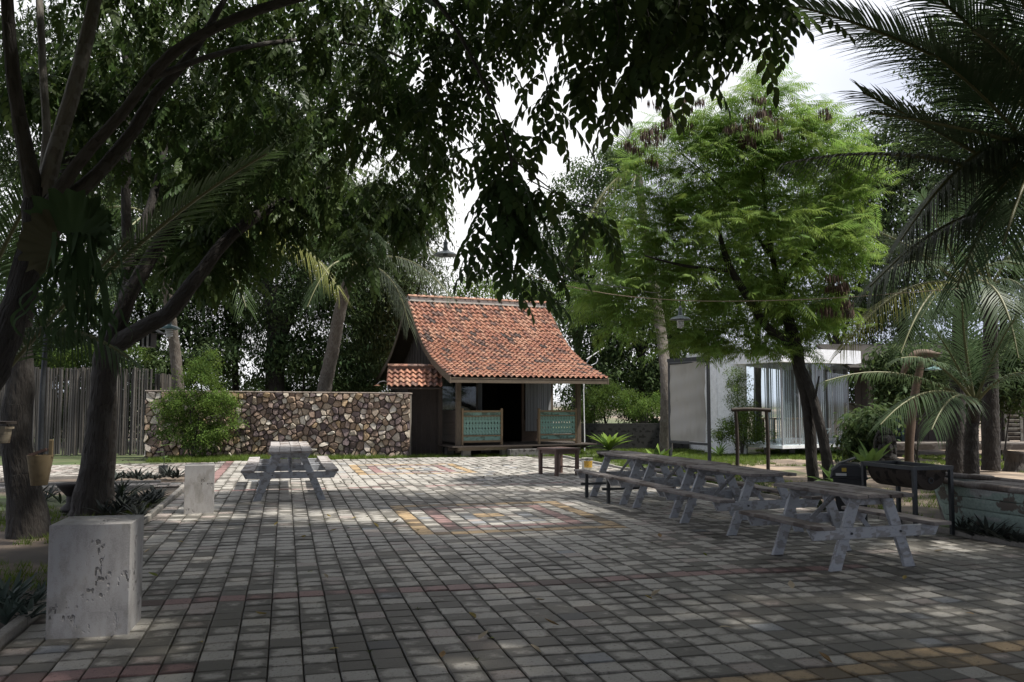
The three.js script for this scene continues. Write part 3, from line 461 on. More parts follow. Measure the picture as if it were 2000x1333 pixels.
// ---------------------------------------------------------------- timber hut far right and rubble wall
{
  const b = D(1690, 866, 25.2), e = D(2060, 862, 25.2), DY = b.y, g = thing('raised_hut', 'dark raised timber hut with plank deck and shuttered doors under the palms', 'hut', V(b.x, 0, b.z)), L = e.x - b.x;
  for (let i = 0; i < 7; i++) mesh('deck_board', box(L, 0.04, 0.17, L / 2, DY - 0.02, -i * 0.18), mat([0.2, 0.18, 0.16], 0.85, { map: T.weathered }), g);
  mesh('deck_fascia', box(L, 0.16, 0.04, L / 2, DY - 0.11, 0.1), mat([0.15, 0.135, 0.12], 0.85, { map: T.weathered }), g);
  for (let x = 0.3; x < L; x += 1.3) mesh('pier', box(0.16, DY - 0.04, 0.16, x, (DY - 0.05) / 2, -0.4), M.concrete, g);
  const wy = 2.3; let x = 0.35, k = 0; const doors = [[1.0, 1.7], [3.35, 3.95], [4.75, 5.3]];
  for (; x < L; x += 0.2) { const dr = doors.find(d => x > d[0] - 0.1 && x < d[1] + 0.02); if (dr) continue; mesh('wall_plank', box(0.195, wy, 0.03, x, DY + wy / 2, -1.3 + (k++ % 2) * 0.01), M.wallPlank, g); }
  doors.forEach(([a, c], i) => { const d = new THREE.Group(); d.name = 'door'; g.add(d); const w = c - a, m = i ? mat([0.22, 0.21, 0.18], 0.8, { map: T.weathered }) : mat([0.07, 0.13, 0.14], 0.7, { map: T.weathered });
    for (const q of [a + 0.04, c - 0.04]) mesh('stile', box(0.08, 2.0, 0.05, q, DY + 1.0, -1.27), m, d); for (let y = 0.1; y < 2; y += 0.13) mesh('slat', box(w - 0.16, 0.085, 0.02, (a + c) / 2, DY + y, -1.27, 0.5), m, d); mesh('backing', box(w - 0.1, 1.95, 0.01, (a + c) / 2, DY + 1.0, -1.31), M.darkWood, d); });
  mesh('roof', box(L + 0.3, 0.1, 3.0, L / 2, DY + wy + 0.3, -2.0, 0.3), mat([0.025, 0.021, 0.018], 0.9, { map: T.grain }), g); mesh('eave_post', box(0.1, wy + 0.2, 0.1, 0.2, DY + wy / 2, -0.05), M.darkWood, g); mesh('eave_post', box(0.1, wy + 0.2, 0.1, 2.6, DY + wy / 2, -0.05), M.beamWood, g);
  const w0 = D(1655, 868, 28), w1 = D(1775, 868, 28), hh = D(1700, 787, 28).y;
  const rw = rubble(w1.x - w0.x, hh, 0.2, 81, () => hh, 90, 'low dark rubble wall between the pavilion and raised hut', 'stone_wall', V(w0.x, 0, -28), 0);
  mesh('mortar_core', box(w1.x - w0.x, hh, 0.3, (w1.x - w0.x) / 2, hh / 2, -0.17), M.soil, rw);
  const ap = D(1733, 787, 27.9), a = thing('air_conditioner', 'white outdoor air conditioner unit on the rubble wall', 'air conditioner', V(ap.x, hh, -28.1));
  mesh('casing', rbox(0.78, 0.5, 0.26, 0.02, 0, 0.27, 0), mat([0.5, 0.5, 0.5], 0.6), a); mesh('fan_grille', new THREE.TorusGeometry(0.17, 0.012, 6, 24).translate(-0.14, 0.28, 0.135), M.blackPlastic, a); mesh('fan_disc', cyl(0.165, 0.165, 0.01, 24).rotateX(Math.PI / 2).translate(-0.14, 0.28, 0.132), M.steel, a); for (const s of [-0.25, 0.25]) mesh('foot', box(0.05, 0.03, 0.28, s, 0.012, 0), M.steel, a);
  // low garden wall behind the lawn
  const lw0 = D(1120, 830, 29), lw1 = D(1345, 830, 29); solo('low_wall', box(lw1.x - lw0.x, 0.85, 0.16, (lw1.x - lw0.x) / 2, 0.42, 0), mat([0.035, 0.034, 0.032], 0.9, { map: T.moss }), 'low dark garden wall behind the lawn beside the house', 'wall', V(lw0.x, 0, -29));
}
// ---------------------------------------------------------------- stone blocks
{
  const trav = tex(1024, (u, v) => { // polished concrete terrazzo with pits and scratches
    const st = fbm(u, v * 0.35, 40, 4, 401), n = fbm(u, v, 7, 5, 402), f = fbm(u, v, 220, 2, 403), k = 0.62 + 0.35 * st + 0.28 * (n - 0.5) + 0.3 * f;
    const veins = Math.abs(fbm(u + 0.04 * n, v * 0.6, 9, 5, 404) - 0.5), where = sstep(0.55, 0.66, fbm(u, v, 5, 3, 405)); const pit = sstep(0.64, 0.69, fbm(u, v * 0.45, 64, 4, 406)) * sstep(0.60, 0.70, fbm(u, v, 5, 3, 409)) * 0.7, stain = sstep(0.56, 0.7, fbm(u, v * 0.5, 10, 4, 407));
    let c = mixc([k, k * 0.985, k * 0.965], [k * 0.72, k * 0.70, k * 0.64], stain * 0.6); c = mixc(c, [0.1, 0.095, 0.085], pit); return c; }, 1.0);
  const pitBump = tex(512, (u, v) => { const n = fbm(u, v, 7, 5, 402), ve = Math.abs(fbm(u + 0.04 * n, v * 0.6, 9, 5, 404) - 0.5), wh = sstep(0.55, 0.66, fbm(u, v, 5, 3, 405)); return [1 - sstep(0.64, 0.69, fbm(u, v * 0.45, 64, 4, 406)) * sstep(0.55, 0.66, fbm(u, v, 5, 3, 409))]; }, 1.0, false);
  const bm = mat([0.37, 0.36, 0.355], 0.75, { map: trav, bumpMap: pitBump, bumpScale: 0.008 });
  const blk = (w, h, d, u0, v0) => { const g = metreUV(new RoundedBoxGeometry(w, h, d, 1, 0.006), u0, v0); return g; };
  const A = G(87, 1252), B = G(249, 1243), ta = Math.atan2(-(B.z - A.z), B.x - A.x), wa = A.distanceTo(B), ha = D(88, 1027, -A.z).y;
  const m = solo('stone_block', blk(wa, ha, 0.46, 0.35, 0.2).translate(wa / 2, ha / 2, -0.23), bm, 'large pale stone block with dark pits and scratches on the paving', 'stone block', A.clone().setY(0), ta);
  const A2 = G(358, 1006), B2 = G(417, 1004), w2 = A2.distanceTo(B2), h2 = D(358, 910, -A2.z).y;
  solo('stone_block', blk(w2, h2, 0.42, 0.1, 0.9).translate(w2 / 2, h2 / 2, -0.21), bm, 'smaller narrow stone block between flower bed and picnic table', 'stone block', A2.clone().setY(0), Math.atan2(-(B2.z - A2.z), B2.x - A2.x) + 0.05);
}
// ---------------------------------------------------------------- picnic tables
function picnicTable({ L, H, W, BH, span, foot, boards, topM, legM, label, group, pos, turn, seed, steelEnd }) {
  const R = rng(seed), g = thing('picnic_table', label, 'picnic table', pos, turn, group), th = 0.035, bw = W / boards;
  for (let i = 0; i < boards; i++) { const l = L + (R() - 0.5) * 0.03, m = mesh('top_board', rbox(bw - 0.006, th, l, 0.006), topM, g); m.position.set(-W / 2 + (i + 0.5) * bw, H - th / 2 + (R() - 0.5) * 0.006, (R() - 0.5) * 0.02); m.rotation.set((R() - 0.5) * 0.006, (R() - 0.5) * 0.006, (R() - 0.5) * 0.02); }
  for (const s of [-1, 1]) { const m = mesh('seat_board', rbox(0.2, th, L + (R() - 0.5) * 0.05, 0.007), topM, g); m.position.set(s * (span / 2 - 0.10), BH - th / 2, (R() - 0.5) * 0.04); m.rotation.set((R() - 0.5) * 0.01, (R() - 0.5) * 0.02, (R() - 0.5) * 0.03); }
  const tt = 0.17, lw = 0.058;
  for (const e of [-1, 1]) {
    const z = e * (L / 2 - 0.2), frameM = legM;
    for (const s of [-1, 1]) { const hh = H - th - 0.003; const m = mesh('leg', prism([[s * foot - lw, 0], [s * foot + lw, 0], [s * tt + lw, hh], [s * tt - lw, hh]].sort((a, b) => 0), 0.042, 0.004), frameM, g); m.position.set(0, 0, z + s * 0.0235 * 0 + (s > 0 ? 0.003 : 0)); }
    mesh('bench_support', prism([[-span / 2 + 0.06, BH - th - 0.105], [span / 2 - 0.06, BH - th - 0.105], [span / 2 - 0.005, BH - th - 0.003], [-span / 2 + 0.005, BH - th - 0.003]], 0.04, 0.004).translate(0, 0, z + e * 0.046), frameM, g);
    mesh('top_batten', prism([[-W / 2 + 0.08, H - th - 0.085], [W / 2 - 0.08, H - th - 0.085], [W / 2 - 0.02, H - th - 0.004], [-W / 2 + 0.02, H - th - 0.004]], 0.04, 0.004).translate(0, 0, z - e * 0.046), frameM, g);
    for (const x of [-0.27, 0.27]) mesh('bolt', cyl(0.011, 0.011, 0.012, 8).rotateX(Math.PI / 2).translate(x, BH - th - 0.055, z + e * 0.071), M.steel, g);
    mesh('brace', tube([V(0, BH - th - 0.03, z - e * 0.02), V(0, H - th - 0.02, z - e * (L * 0.32))], [0.028, 0.028], 2, 4), frameM, g);
  }
  if (steelEnd) for (const e of [-1, 1]) { mesh('steel_leg', box(0.045, BH - th, 0.045, -span / 2 + 0.1, (BH - th) / 2, e * (L / 2 - 0.35)), M.steel, g); mesh('steel_bar', box(span * 0.5, 0.035, 0.035, -span / 4, 0.22, e * (L / 2 - 0.35)), M.steel, g); }
  return g;
}
const tA = { H: 0.78, W: 0.68, BH: 0.49, span: 1.46, foot: 0.5, boards: 4, topM: M.greyTop, legM: M.paint };
const tB = { H: 0.715, W: 0.62, BH: 0.43, span: 1.46, foot: 0.46, boards: 5, topM: M.tableTop, legM: M.paint };
picnicTable({ ...tA, L: 1.85, pos: V(-3.66, 0, -14.45), turn: PTURN, seed: 1, label: 'weathered picnic table in front of the stone wall, nearer the small stone block', group: 'picnic tables by the stone wall' });
picnicTable({ ...tA, H: 0.775, L: 1.6, pos: V(-4.13, 0, -16.24), turn: PTURN + 0.01, seed: 2, label: 'weathered picnic table end to end behind another, next to the stone wall', group: 'picnic tables by the stone wall' });
picnicTable({ ...tB, L: 1.6, pos: V(1.94, 0, -13.95), turn: 16.5 * deg, seed: 3, steelEnd: true, label: 'picnic table with black steel bench legs at the stool end of the row', group: 'row of picnic tables' });
picnicTable({ ...tB, L: 1.6, pos: V(2.42, 0, -12.4), turn: 16 * deg, seed: 4, label: 'middle picnic table of the row of three pushed together', group: 'row of picnic tables' });
picnicTable({ ...tB, L: 1.5, pos: V(2.80, 0, -10.84), turn: 18 * deg, seed: 5, label: 'picnic table at the end of the row of three, beside the separate table', group: 'row of picnic tables' });
picnicTable({ ...tB, L: 1.3, H: 0.70, foot: 0.41, pos: V(3.20, 0, -8.6), turn: 17 * deg, seed: 6, label: 'separate whitewashed picnic table in front of the barbecue trough', group: 'row of picnic tables' });
// ---------------------------------------------------------------- stool table, pail
{
  const a = G(1060, 927), b = G(1090, 933), c = G(1124, 930), g = thing('stool_table', 'low reddish brown wooden side table near the house', 'side table', V((a.x + c.x) / 2, 0, (b.z + a.z) / 2 - 0.25), 0.62);
  const w = 0.66, H = 0.57; mesh('table_top', rbox(w, 0.045, w, 0.006, 0, H - 0.022, 0), M.redWood, g); for (const s of [-1, 1]) { mesh('apron', box(w - 0.1, 0.07, 0.025, 0, H - 0.082, s * (w / 2 - 0.05)), M.redWood, g); mesh('apron', box(0.025, 0.07, w - 0.16, s * (w / 2 - 0.05), H - 0.082, 0), M.redWood, g); mesh('stretcher', box(0.03, 0.03, w - 0.13, s * (w / 2 - 0.06), 0.16, 0), M.redWood, g); for (const t of [-1, 1]) mesh('leg', box(0.065, H - 0.047, 0.065, s * (w / 2 - 0.055), (H - 0.047) / 2, t * (w / 2 - 0.055)), M.redWood, g); }
  const p = G(1147, 918), pl = thing('paint_pail', 'small white paint pail with yellow print on the paving edge', 'pail', p); const ph = 0.26;
  mesh('body', lathe([[0, 0], [0.115, 0], [0.13, ph], [0.135, ph + 0.006], [0.12, ph], [0.11, 0.02], [0, 0.02]], 24), mat([0.55, 0.54, 0.48], 0.6, { map: T.moss }), pl);
  mesh('printed_band', new THREE.CylinderGeometry(0.128, 0.119, 0.15, 20, 1, true, -0.7, 1.8).translate(0, 0.13, 0), mat([0.5, 0.3, 0.04], 0.6, { map: T.moss }), pl); mesh('rim', new THREE.TorusGeometry(0.131, 0.008, 6, 24).rotateX(Math.PI / 2).translate(0, ph - 0.02, 0), M.clayPot, pl); mesh('pail_soil', cyl(0.12, 0.12, 0.03, 20, 0, ph - 0.03, 0), M.soil, pl);
}
// ---------------------------------------------------------------- projection screen, hitching frame
{
  const l = D(1310, 884, 19.6), r = D(1386, 896, 18.4), g = thing('projection_screen', 'tall grey canvas projection screen on a dark metal stand', 'screen', V(l.x, 0, l.z)), d = V(r.x - l.x, 0, r.z - l.z), L = d.length(); g.rotation.y = Math.atan2(-d.z, d.x);
  const y1 = D(1348, 704, 19).y, y0 = D(1348, 866, 19).y;
  for (const x of [0, L]) mesh('post', box(0.055, y1, 0.055, x, y1 / 2, 0), M.steel, g); mesh('top_rail', box(L + 0.08, 0.075, 0.075, L / 2, y1 + 0.02, 0), M.steel, g); mesh('bottom_rail', box(L, 0.05, 0.05, L / 2, y0, 0), M.steel, g); mesh('foot_bar', box(0.06, 0.05, 0.8, L, 0.03, 0), M.steel, g); mesh('foot_bar', box(0.06, 0.05, 0.8, 0, 0.03, 0), M.steel, g); mesh('roller', cyl(0.03, 0.03, L - 0.08, 10).rotateZ(Math.PI / 2).translate(L / 2, y1 - 0.05, 0.02), M.steel, g);
  const cg = new THREE.PlaneGeometry(L - 0.1, y1 - y0 - 0.08, 16, 30), p = cg.attributes.position, uv = cg.attributes.uv; for (let i = 0; i < p.count; i++) { const x = p.getX(i), y = p.getY(i); p.setZ(i, 0.012 * Math.sin(y * 7 + x) + 0.006 * Math.sin(y * 17 - x * 3) + 0.01 * Math.sin(x * 5)); uv.setXY(i, x, y); if (Math.abs(x) > L / 2 - 0.08) p.setX(i, x * (1 - 0.012 * (1 + Math.sin(y * 5)))); } cg.computeVertexNormals();
  const s = mesh('canvas', cg, mat([0.42, 0.405, 0.375], 0.9, { map: T.cloth }), g); s.position.set(L / 2, (y0 + y1) / 2, 0.035);
  const f0 = D(1440, 900, 18.6), f1 = D(1500, 900, 18.6), f = thing('wooden_frame', 'bare dark wooden goal shaped frame standing on the lawn', 'frame', V(f0.x, 0, f0.z)), w = f1.x - f0.x, h = D(1470, 803, 18.6).y;
  for (const x of [0, w]) mesh('post', tube([V(x, -0.05, 0), V(x + 0.01, h / 2, 0), V(x - 0.01, h, 0)], [0.04, 0.042, 0.038], 8, 8, 0.1, 3), M.darkWood, f); mesh('cross_beam', tube([V(-0.1, h + 0.02, 0), V(w / 2, h + 0.035, 0), V(w + 0.08, h + 0.01, 0)], [0.04, 0.036, 0.042], 8, 8, 0.1, 5), M.darkWood, f);
}
// ---------------------------------------------------------------- barbecue trough, bin, boat
{
  const n = G(1790, 1048), r = G(1866, 1052), g = thing('barbecue_trough', 'rusty half drum barbecue trough on a steel frame with four legs', 'barbecue', n), t = 15 * deg; g.rotation.y = t;
  const w = 0.5, d = 0.9, H = D(1790, 912, -n.z).y;
  for (const x of [0, w]) for (const z of [0, -d]) mesh('leg', box(0.042, H, 0.042, x, H / 2, z), M.steel, g);
  for (const z of [0, -d]) mesh('rim_bar', box(w + 0.05, 0.045, 0.045, w / 2, H - 0.02, z + (z ? -0.003 : 0.003)), M.steel, g); for (const x of [0, w]) mesh('rim_bar', box(0.045, 0.045, d - 0.05, x, H - 0.022, -d / 2), M.steel, g);
  const pos = [], idx = [], uv = [], N = 14; for (let k = 0; k < 2; k++) for (let i = 0; i <= N; i++) { const a = Math.PI + i / N * Math.PI; pos.push(w / 2 + Math.cos(a) * (w / 2 - 0.03), H - 0.045 + Math.sin(a) * 0.24, k ? -d + 0.04 : -0.04); uv.push(i * 0.05, k * d); } for (let i = 0; i < N; i++) idx.push(i, i + 1, N + 1 + i, i + 1, N + 2 + i, N + 1 + i);
  mesh('drum', geoFrom(pos, idx, uv), M.rust, g); for (const z of [-0.04, -d + 0.04]) { const s = [[-(w / 2 - 0.03), 0]]; for (let i = 1; i <= N; i++) { const a = Math.PI + i / N * Math.PI; s.push([Math.cos(a) * (w / 2 - 0.03), Math.sin(a) * 0.24]); } mesh('drum_end', prism(s, 0.006).translate(w / 2, H - 0.045, z), M.rust, g); }
  mesh('handle', new THREE.TorusGeometry(0.03, 0.008, 6, 14).translate(w / 2, H - 0.17, -0.03), M.steel, g);
  const b = G(1660, 1003), bn = thing('trash_bin', 'black plastic swing lid trash bin with white sticker', 'trash bin', b, -0.35), bh = 0.5;
  mesh('body', (() => { const q = new RoundedBoxGeometry(0.42, bh, 0.34, 2, 0.03).translate(0, bh / 2, 0), p = q.attributes.position; for (let i = 0; i < p.count; i++) { const k = 0.8 + 0.2 * p.getY(i) / bh; p.setX(i, p.getX(i) * k); p.setZ(i, p.getZ(i) * k); } q.computeVertexNormals(); return q; })(), M.blackPlastic, bn);
  const lid = mesh('lid', prism([[-0.235, 0], [0.235, 0], [0.225, 0.1], [0.13, 0.19], [-0.12, 0.19], [-0.225, 0.1]], 0.4, 0.02).translate(0, bh + 0.002, 0), M.blackPlastic, bn);
  mesh('swing_flap', rbox(0.24, 0.02, 0.3, 0.008, -0.02, bh + 0.225, 0.02, 0, 0, 0.35), mat([0.06, 0.065, 0.07], 0.4), lid); mesh('lid_rim', rbox(0.49, 0.03, 0.42, 0.012, 0, bh, 0), M.blackPlastic, bn);
  mesh('sticker', box(0.14, 0.035, 0.003, -0.1, bh + 0.045, 0.2025), mat([0.6, 0.6, 0.6], 0.5), lid); mesh('sticker', box(0.06, 0.05, 0.003, -0.06, bh + 0.11, 0.2025), mat([0.55, 0.4, 0.05], 0.5), lid);
  // old boat used as a planter: lofted side planks
  const s0 = G(1760, 1022), s1 = G(2000, 1066), dir = s1.clone().sub(s0).normalize(), bt = thing('old_boat', 'old wooden boat with peeling turquoise planks beside the paving', 'boat', s0.clone().setY(0)); bt.rotation.y = Math.atan2(-dir.z, dir.x);
  const L = 4.2, BHT = 0.54, peel = tex(512, (u, v) => { const n = fbm(u, v, 9, 5, 501), f = fbm(u, v, 60, 3, 502), top = fbm(u * 0.5, v, 6, 4, 503), k = 0.75 + 0.5 * f; let c = mixc([0.29 * k, 0.37 * k, 0.33 * k], [0.12, 0.105, 0.09], sstep(0.55, 0.63, n)); c = mixc(c, [0.42 * k, 0.43 * k, 0.42 * k], sstep(0.56, 0.64, top) * 0.8); return c; }, 1.1);
  const pm = mat([1, 1, 1], 0.8, { map: peel, bumpMap: T.grain, bumpScale: 0.003 });
  const halfW = x => 0.42 * Math.pow(clamp(x / 0.9), 0.55), sheer = x => BHT + 0.04 * sstep(0.8, 0, x);
  const plank = (f0, f1, side) => { const pos = [], idx = [], uv = [], n = 18; for (let i = 0; i <= n; i++) { const x = 0.02 + (i / n) * (L - 0.02), hw = halfW(x); for (const f of [f0 + 0.012, f1 - 0.008]) { const y = f * sheer(x) + 0.02, fl = 0.72 + 0.28 * Math.sqrt(f); for (const o of [0, -0.025]) { pos.push(x - (f < 0.4 ? 0 : 0) + (1 - f) * 0.25 * sstep(0.6, 0, x), y, -0.5 + side * (hw * fl + o)); uv.push(x, f * BHT + 0); } } } 
    for (let i = 0; i < n; i++) { const a = i * 4, b2 = a + 4; idx.push(a, b2, a + 2, b2, b2 + 2, a + 2, a + 1, a + 3, b2 + 1, b2 + 1, a + 3, b2 + 3, a + 2, b2 + 2, a + 3, b2 + 2, b2 + 3, a + 3, a, a + 1, b2, a + 1, b2 + 1, b2); } return geoFrom(pos, idx, uv); };
  for (const side of [1, -1]) for (let i = 0; i < 4; i++) mesh('hull_plank', plank(i / 4, (i + 1) / 4, side), pm, bt);
  for (const side of [1, -1]) { const pts = []; for (let i = 0; i <= 10; i++) { const x = 0.01 + i / 10 * (L - 0.02); pts.push(V(x, sheer(x) + 0.03, -0.5 + side * halfW(x))); } mesh('gunwale', tube(pts, [0.038, 0.038], 20, 6), M.tableTop, bt); }
  mesh('stem_post', box(0.07, BHT + 0.14, 0.07, 0.14, (BHT + 0.14) / 2, -0.5, 0, 0, 0.3), M.tableTop, bt); for (let i = 0; i < 4; i++) mesh('deck_board', box(L - 0.75, 0.03, 0.175, L / 2 + 0.33, BHT + 0.02 + (i % 2) * 0.004, -0.77 + i * 0.18), M.tableTop, bt); mesh('keel', box(L - 0.4, 0.05, 0.1, L / 2 + 0.2, 0.0, -0.5), M.darkWood, bt);
  const st = G(1885, 948); solo('stone_slab', rbox(0.75, 0.22, 0.5, 0.02, 0, 0.1, 0), M.concrete, 'flat grey stone slab on the soil by the palm trunks', 'slab', D(1890, 935, 16).setY(0), 0.2);
  const sp2 = D(1985, 885, 20); solo('tree_stump', tube([V(0, -0.05, 0), V(0, 0.2, 0), V(0.02, 0.42, 0)], [0.3, 0.24, 0.25], 8, 12, 0.15, 8).clone(), M.bark, 'short cut tree stump on the bare soil near the raised hut', 'stump', V(sp2.x, 0, sp2.z));
}
// ---------------------------------------------------------------- carved statue
{
  const b = D(1733, 905, 19.6), g = thing('stone_statue', 'dark carved stone statue with rounded back plate on the lawn', 'statue', V(b.x, 0, b.z), -0.1), H = D(1733, 834, 19.6).y;
  const sm = mat([0.06, 0.055, 0.05], 0.85, { map: T.moss, bumpMap: T.fineBump, bumpScale: 0.02 });
  mesh('plinth', rbox(0.5, 0.16, 0.36, 0.015, 0, 0.08, 0), sm, g);
  const arch = [[-0.24, 0.16]]; arch.push([0.24, 0.16]); for (let i = 0; i <= 10; i++) { const a = i / 10 * Math.PI; arch.push([0.25 * Math.cos(a) * (1 - 0.18 * Math.sin(a)), H * 0.62 + Math.sin(a) * H * 0.38]); } mesh('back_plate', prism(arch, 0.07, 0.012).translate(0, 0, -0.1), sm, g);
  const R = rng(66), lump = (x, y, z, rx, ry, rz) => new THREE.SphereGeometry(1, 14, 10).scale(rx, ry, rz).translate(x, y, z);
  const parts = [lump(0, 0.30, 0.03, 0.22, 0.13, 0.15), lump(0, 0.47, 0.02, 0.145, 0.18, 0.12), lump(0, 0.70, 0.03, 0.105, 0.12, 0.1), lump(-0.11, 0.71, 0.0, 0.07, 0.09, 0.03), lump(0.11, 0.71, 0.0, 0.07, 0.09, 0.03), lump(-0.15, 0.47, 0.04, 0.05, 0.13, 0.06), lump(0.15, 0.47, 0.04, 0.05, 0.13, 0.06), lump(0, 0.6, 0.13, 0.035, 0.13, 0.04), lump(0.04, 0.46, 0.15, 0.04, 0.05, 0.035), lump(-0.17, 0.25, 0.12, 0.09, 0.06, 0.09), lump(0.17, 0.25, 0.12, 0.09, 0.06, 0.09), lump(0, 0.85, 0.0, 0.075, 0.07, 0.07), lump(0, 0.91, 0, 0.04, 0.06, 0.04)];
  mesh('figure', merge(parts), sm, g); for (let i = 0; i < 9; i++) { const a = Math.PI * (0.06 + i / 8 * 0.88); mesh('carved_knob', lump(0.2 * Math.cos(a), H * 0.62 + Math.sin(a) * H * 0.3, -0.055, 0.035, 0.045, 0.03), sm, g); }
}
// ---------------------------------------------------------------- lamps and cables
const spiral = (() => { const pts = []; for (let i = 0; i <= 60; i++) { const a = i / 60 * Math.PI * 8, y = -0.03 - i / 60 * 0.13, r = 0.045 * (i > 52 ? (60 - i) / 8 : 1); pts.push(V(Math.cos(a) * r, y, Math.sin(a) * r)); } return tube(pts, [0.013, 0.013], 90, 6); })();
function lampHead(g, shadeM, scale = 1) { const h = new THREE.Group(); h.name = 'lamp_head'; h.scale.setScalar(scale); g.add(h);
  mesh('shade', lathe([[0.0, 0.12], [0.03, 0.12], [0.035, 0.05], [0.06, 0.035], [0.13, 0.015], [0.175, -0.02], [0.17, -0.026], [0.125, 0.006], [0.05, 0.022], [0, 0.02]], 28), shadeM, h); mesh('socket', lathe([[0, 0.2], [0.018, 0.2], [0.022, 0.17], [0.034, 0.165], [0.03, 0.12], [0.036, 0.06], [0.034, -0.04], [0, -0.04]], 16), M.enamel, h); return h; }
{
  const z = 14, P = (x, y, q = z) => D(x, y, q);
  const span = [P(900, 478, 13.4), P(960, 505), P(1045, 541), P(1180, 573), P(1330, 587), P(1480, 588), P(1620, 583), P(1760, 573), P(1885, 563)];
  solo('string_line', tube(span, [0.007, 0.007], 60, 6), M.cord, 'long pale sagging string line stretched across to the palm', 'line');
  solo('electric_cable', tube([P(890, 480, 13.2), P(930, 496), P(1100, 545), P(1220, 562), P(1300, 572, 16), P(1500, 560, 17)], [0.005, 0.005], 40, 5), M.cable, 'thin dark electric cable above the pale cord', 'cable');
  const a = P(1329, 622), A = thing('pendant_lamp', 'hanging lamp with white spiral bulb below the sagging cord', 'lamp', a, 0, 'hanging garden lamps'); lampHead(A, M.enamel); mesh('bulb', spiral, M.bulb, A); mesh('hook', tube([V(0, 0.19, 0), V(0, P(1329, 588).y - a.y, 0)], [0.007, 0.007], 2, 6), M.cable, A);
  const b = P(870, 496, 12.4), B = thing('pendant_lamp', 'grey enamel lamp shade hanging over the house ridge from a branch', 'lamp', b, 0, 'hanging garden lamps'); lampHead(B, M.enamel, 1.0); mesh('hook', tube([V(0, 0.18, 0), V(0.01, 0.7, 0), V(-0.1, 1.3, 0.1)], [0.006, 0.006], 6, 5), M.cable, B);
  const c = P(330, 640, 13.2), C = thing('pendant_lamp', 'lamp with spiral bulb hanging beside the left tree limb', 'lamp', c, 0, 'hanging garden lamps'); lampHead(C, M.tealEnamel, 0.95); mesh('bulb', spiral, M.bulb, C); mesh('arm', tube([V(0, 0.17, 0), V(-0.05, 0.26, 0), V(-0.25, 0.2, 0), V(-0.42, 0.05, 0)], [0.012, 0.012], 10, 6), M.cable, C);
  const q0 = D(1775, 905, 20.5), q = thing('lamp_post', 'leaning wooden lamp post with driftwood arm and teal shade', 'lamp post', V(q0.x, 0, q0.z)), L = (x, y) => D(x, y, 20.5).sub(V(q0.x, 0, q0.z));
  mesh('pole', tube([V(0, -0.05, 0), L(1778, 850), L(1787, 770), L(1803, 697)], [0.105, 0.1, 0.095, 0.085], 14, 9, 0.06, 4), M.midWood, q); mesh('arm', tube([L(1762, 735), L(1776, 705), L(1790, 692), L(1812, 691), L(1835, 694)], [0.05, 0.085, 0.1, 0.1, 0.06], 14, 8, 0.15, 6), M.midWood, q);
  const lh = lampHead(q, M.tealEnamel, 1.25); lh.position.copy(L(1824, 721)); mesh('hook', tube([L(1824, 708), L(1826, 694)], [0.012, 0.012], 2, 5), M.cable, q);
}
// ---------------------------------------------------------------- vegetation helpers
function leafGeo(len, wid, fold = 0.25, n = 4, curl = 0.15) { // ovate leaf along +x, folded on its midrib
  const pos = [], idx = [], uv = []; for (let i = 0; i <= n; i++) { const t = i / n, w = wid * Math.pow(Math.sin(Math.PI * Math.pow(t, 0.82)), 0.9) * 0.5, y = -curl * len * t * t; pos.push(t * len, y, 0, t * len, y + w * fold, w, t * len, y + w * fold, -w); uv.push(t, 0.5, t, 1, t, 0); }
  for (let i = 0; i < n; i++) { const a = i * 3, b = a + 3; idx.push(a, b, a + 1, b, b + 1, a + 1, a, a + 2, b, b, a + 2, b + 2); } return geoFrom(pos, idx, uv);
}
const ID = new THREE.Matrix4(), QQ = new THREE.Quaternion(), EE = new THREE.Euler();
const place = (g, p, rx, ry, rz, s = 1) => g.clone().applyMatrix4(new THREE.Matrix4().compose(p, QQ.setFromEuler(EE.set(rx, ry, rz, 'YZX')), V(s, s, s)));
const nearLeaf = leafGeo(0.098, 0.05, 0.3, 4, 0.12);
const compoundSlots = (() => { const l = []; for (let i = 0; i < 9; i++) { const t = 0.18 + i * 0.1, side = i % 2 ? 1 : -1; l.push([V(t * 0.34, -0.05 * t * t, 0), 0, side * (0.95 - 0.06 * i), -0.35, 0.82 + 0.25 * Math.sin(t * 3)]); } l.push([V(0.37, -0.06, 0), 0, 0, -0.4, 1.0]); return l; })();
const compound = merge([...compoundSlots.map(([p, a, b, c, s]) => place(nearLeaf, p, a, b, c, s)), tube([V(0, 0, 0), V(0.18, -0.01, 0), V(0.37, -0.055, 0)], [0.003, 0.0015], 3, 3)]);
const clusterGeo = (seed, n, len, wid, spread) => { const R = rng(seed), l = leafGeo(len, wid, 0.25, 2, 0.15), a = []; for (let i = 0; i < n; i++) a.push(place(l, V((R() - 0.5) * spread, (R() - 0.5) * spread * 0.8, (R() - 0.5) * spread), 0, R() * 6.3, -0.5 + (R() - 0.5) * 1.6, 0.7 + R() * 0.6)); return merge(a); };
const clusterA = clusterGeo(1, 18, 0.13, 0.06, 0.55), clusterB = clusterGeo(2, 26, 0.15, 0.035, 0.6), clusterS = clusterGeo(3, 20, 0.05, 0.022, 0.22);
const feather = (() => { const a = [], pin = leafGeo(0.13, 0.019, 0.1, 3, 0.25); for (let i = 0; i < 8; i++) for (const s of [-1, 1]) a.push(place(pin, V(0.05 + i * 0.036, -0.02 * (i / 8) ** 2, 0), 0, s * (1.15 - i * 0.05), -0.15, 1 - Math.abs(i - 3.5) * 0.08)); a.push(place(pin, V(0.33, -0.02, 0), 0, 0.2, -0.3)); return merge(a); })();
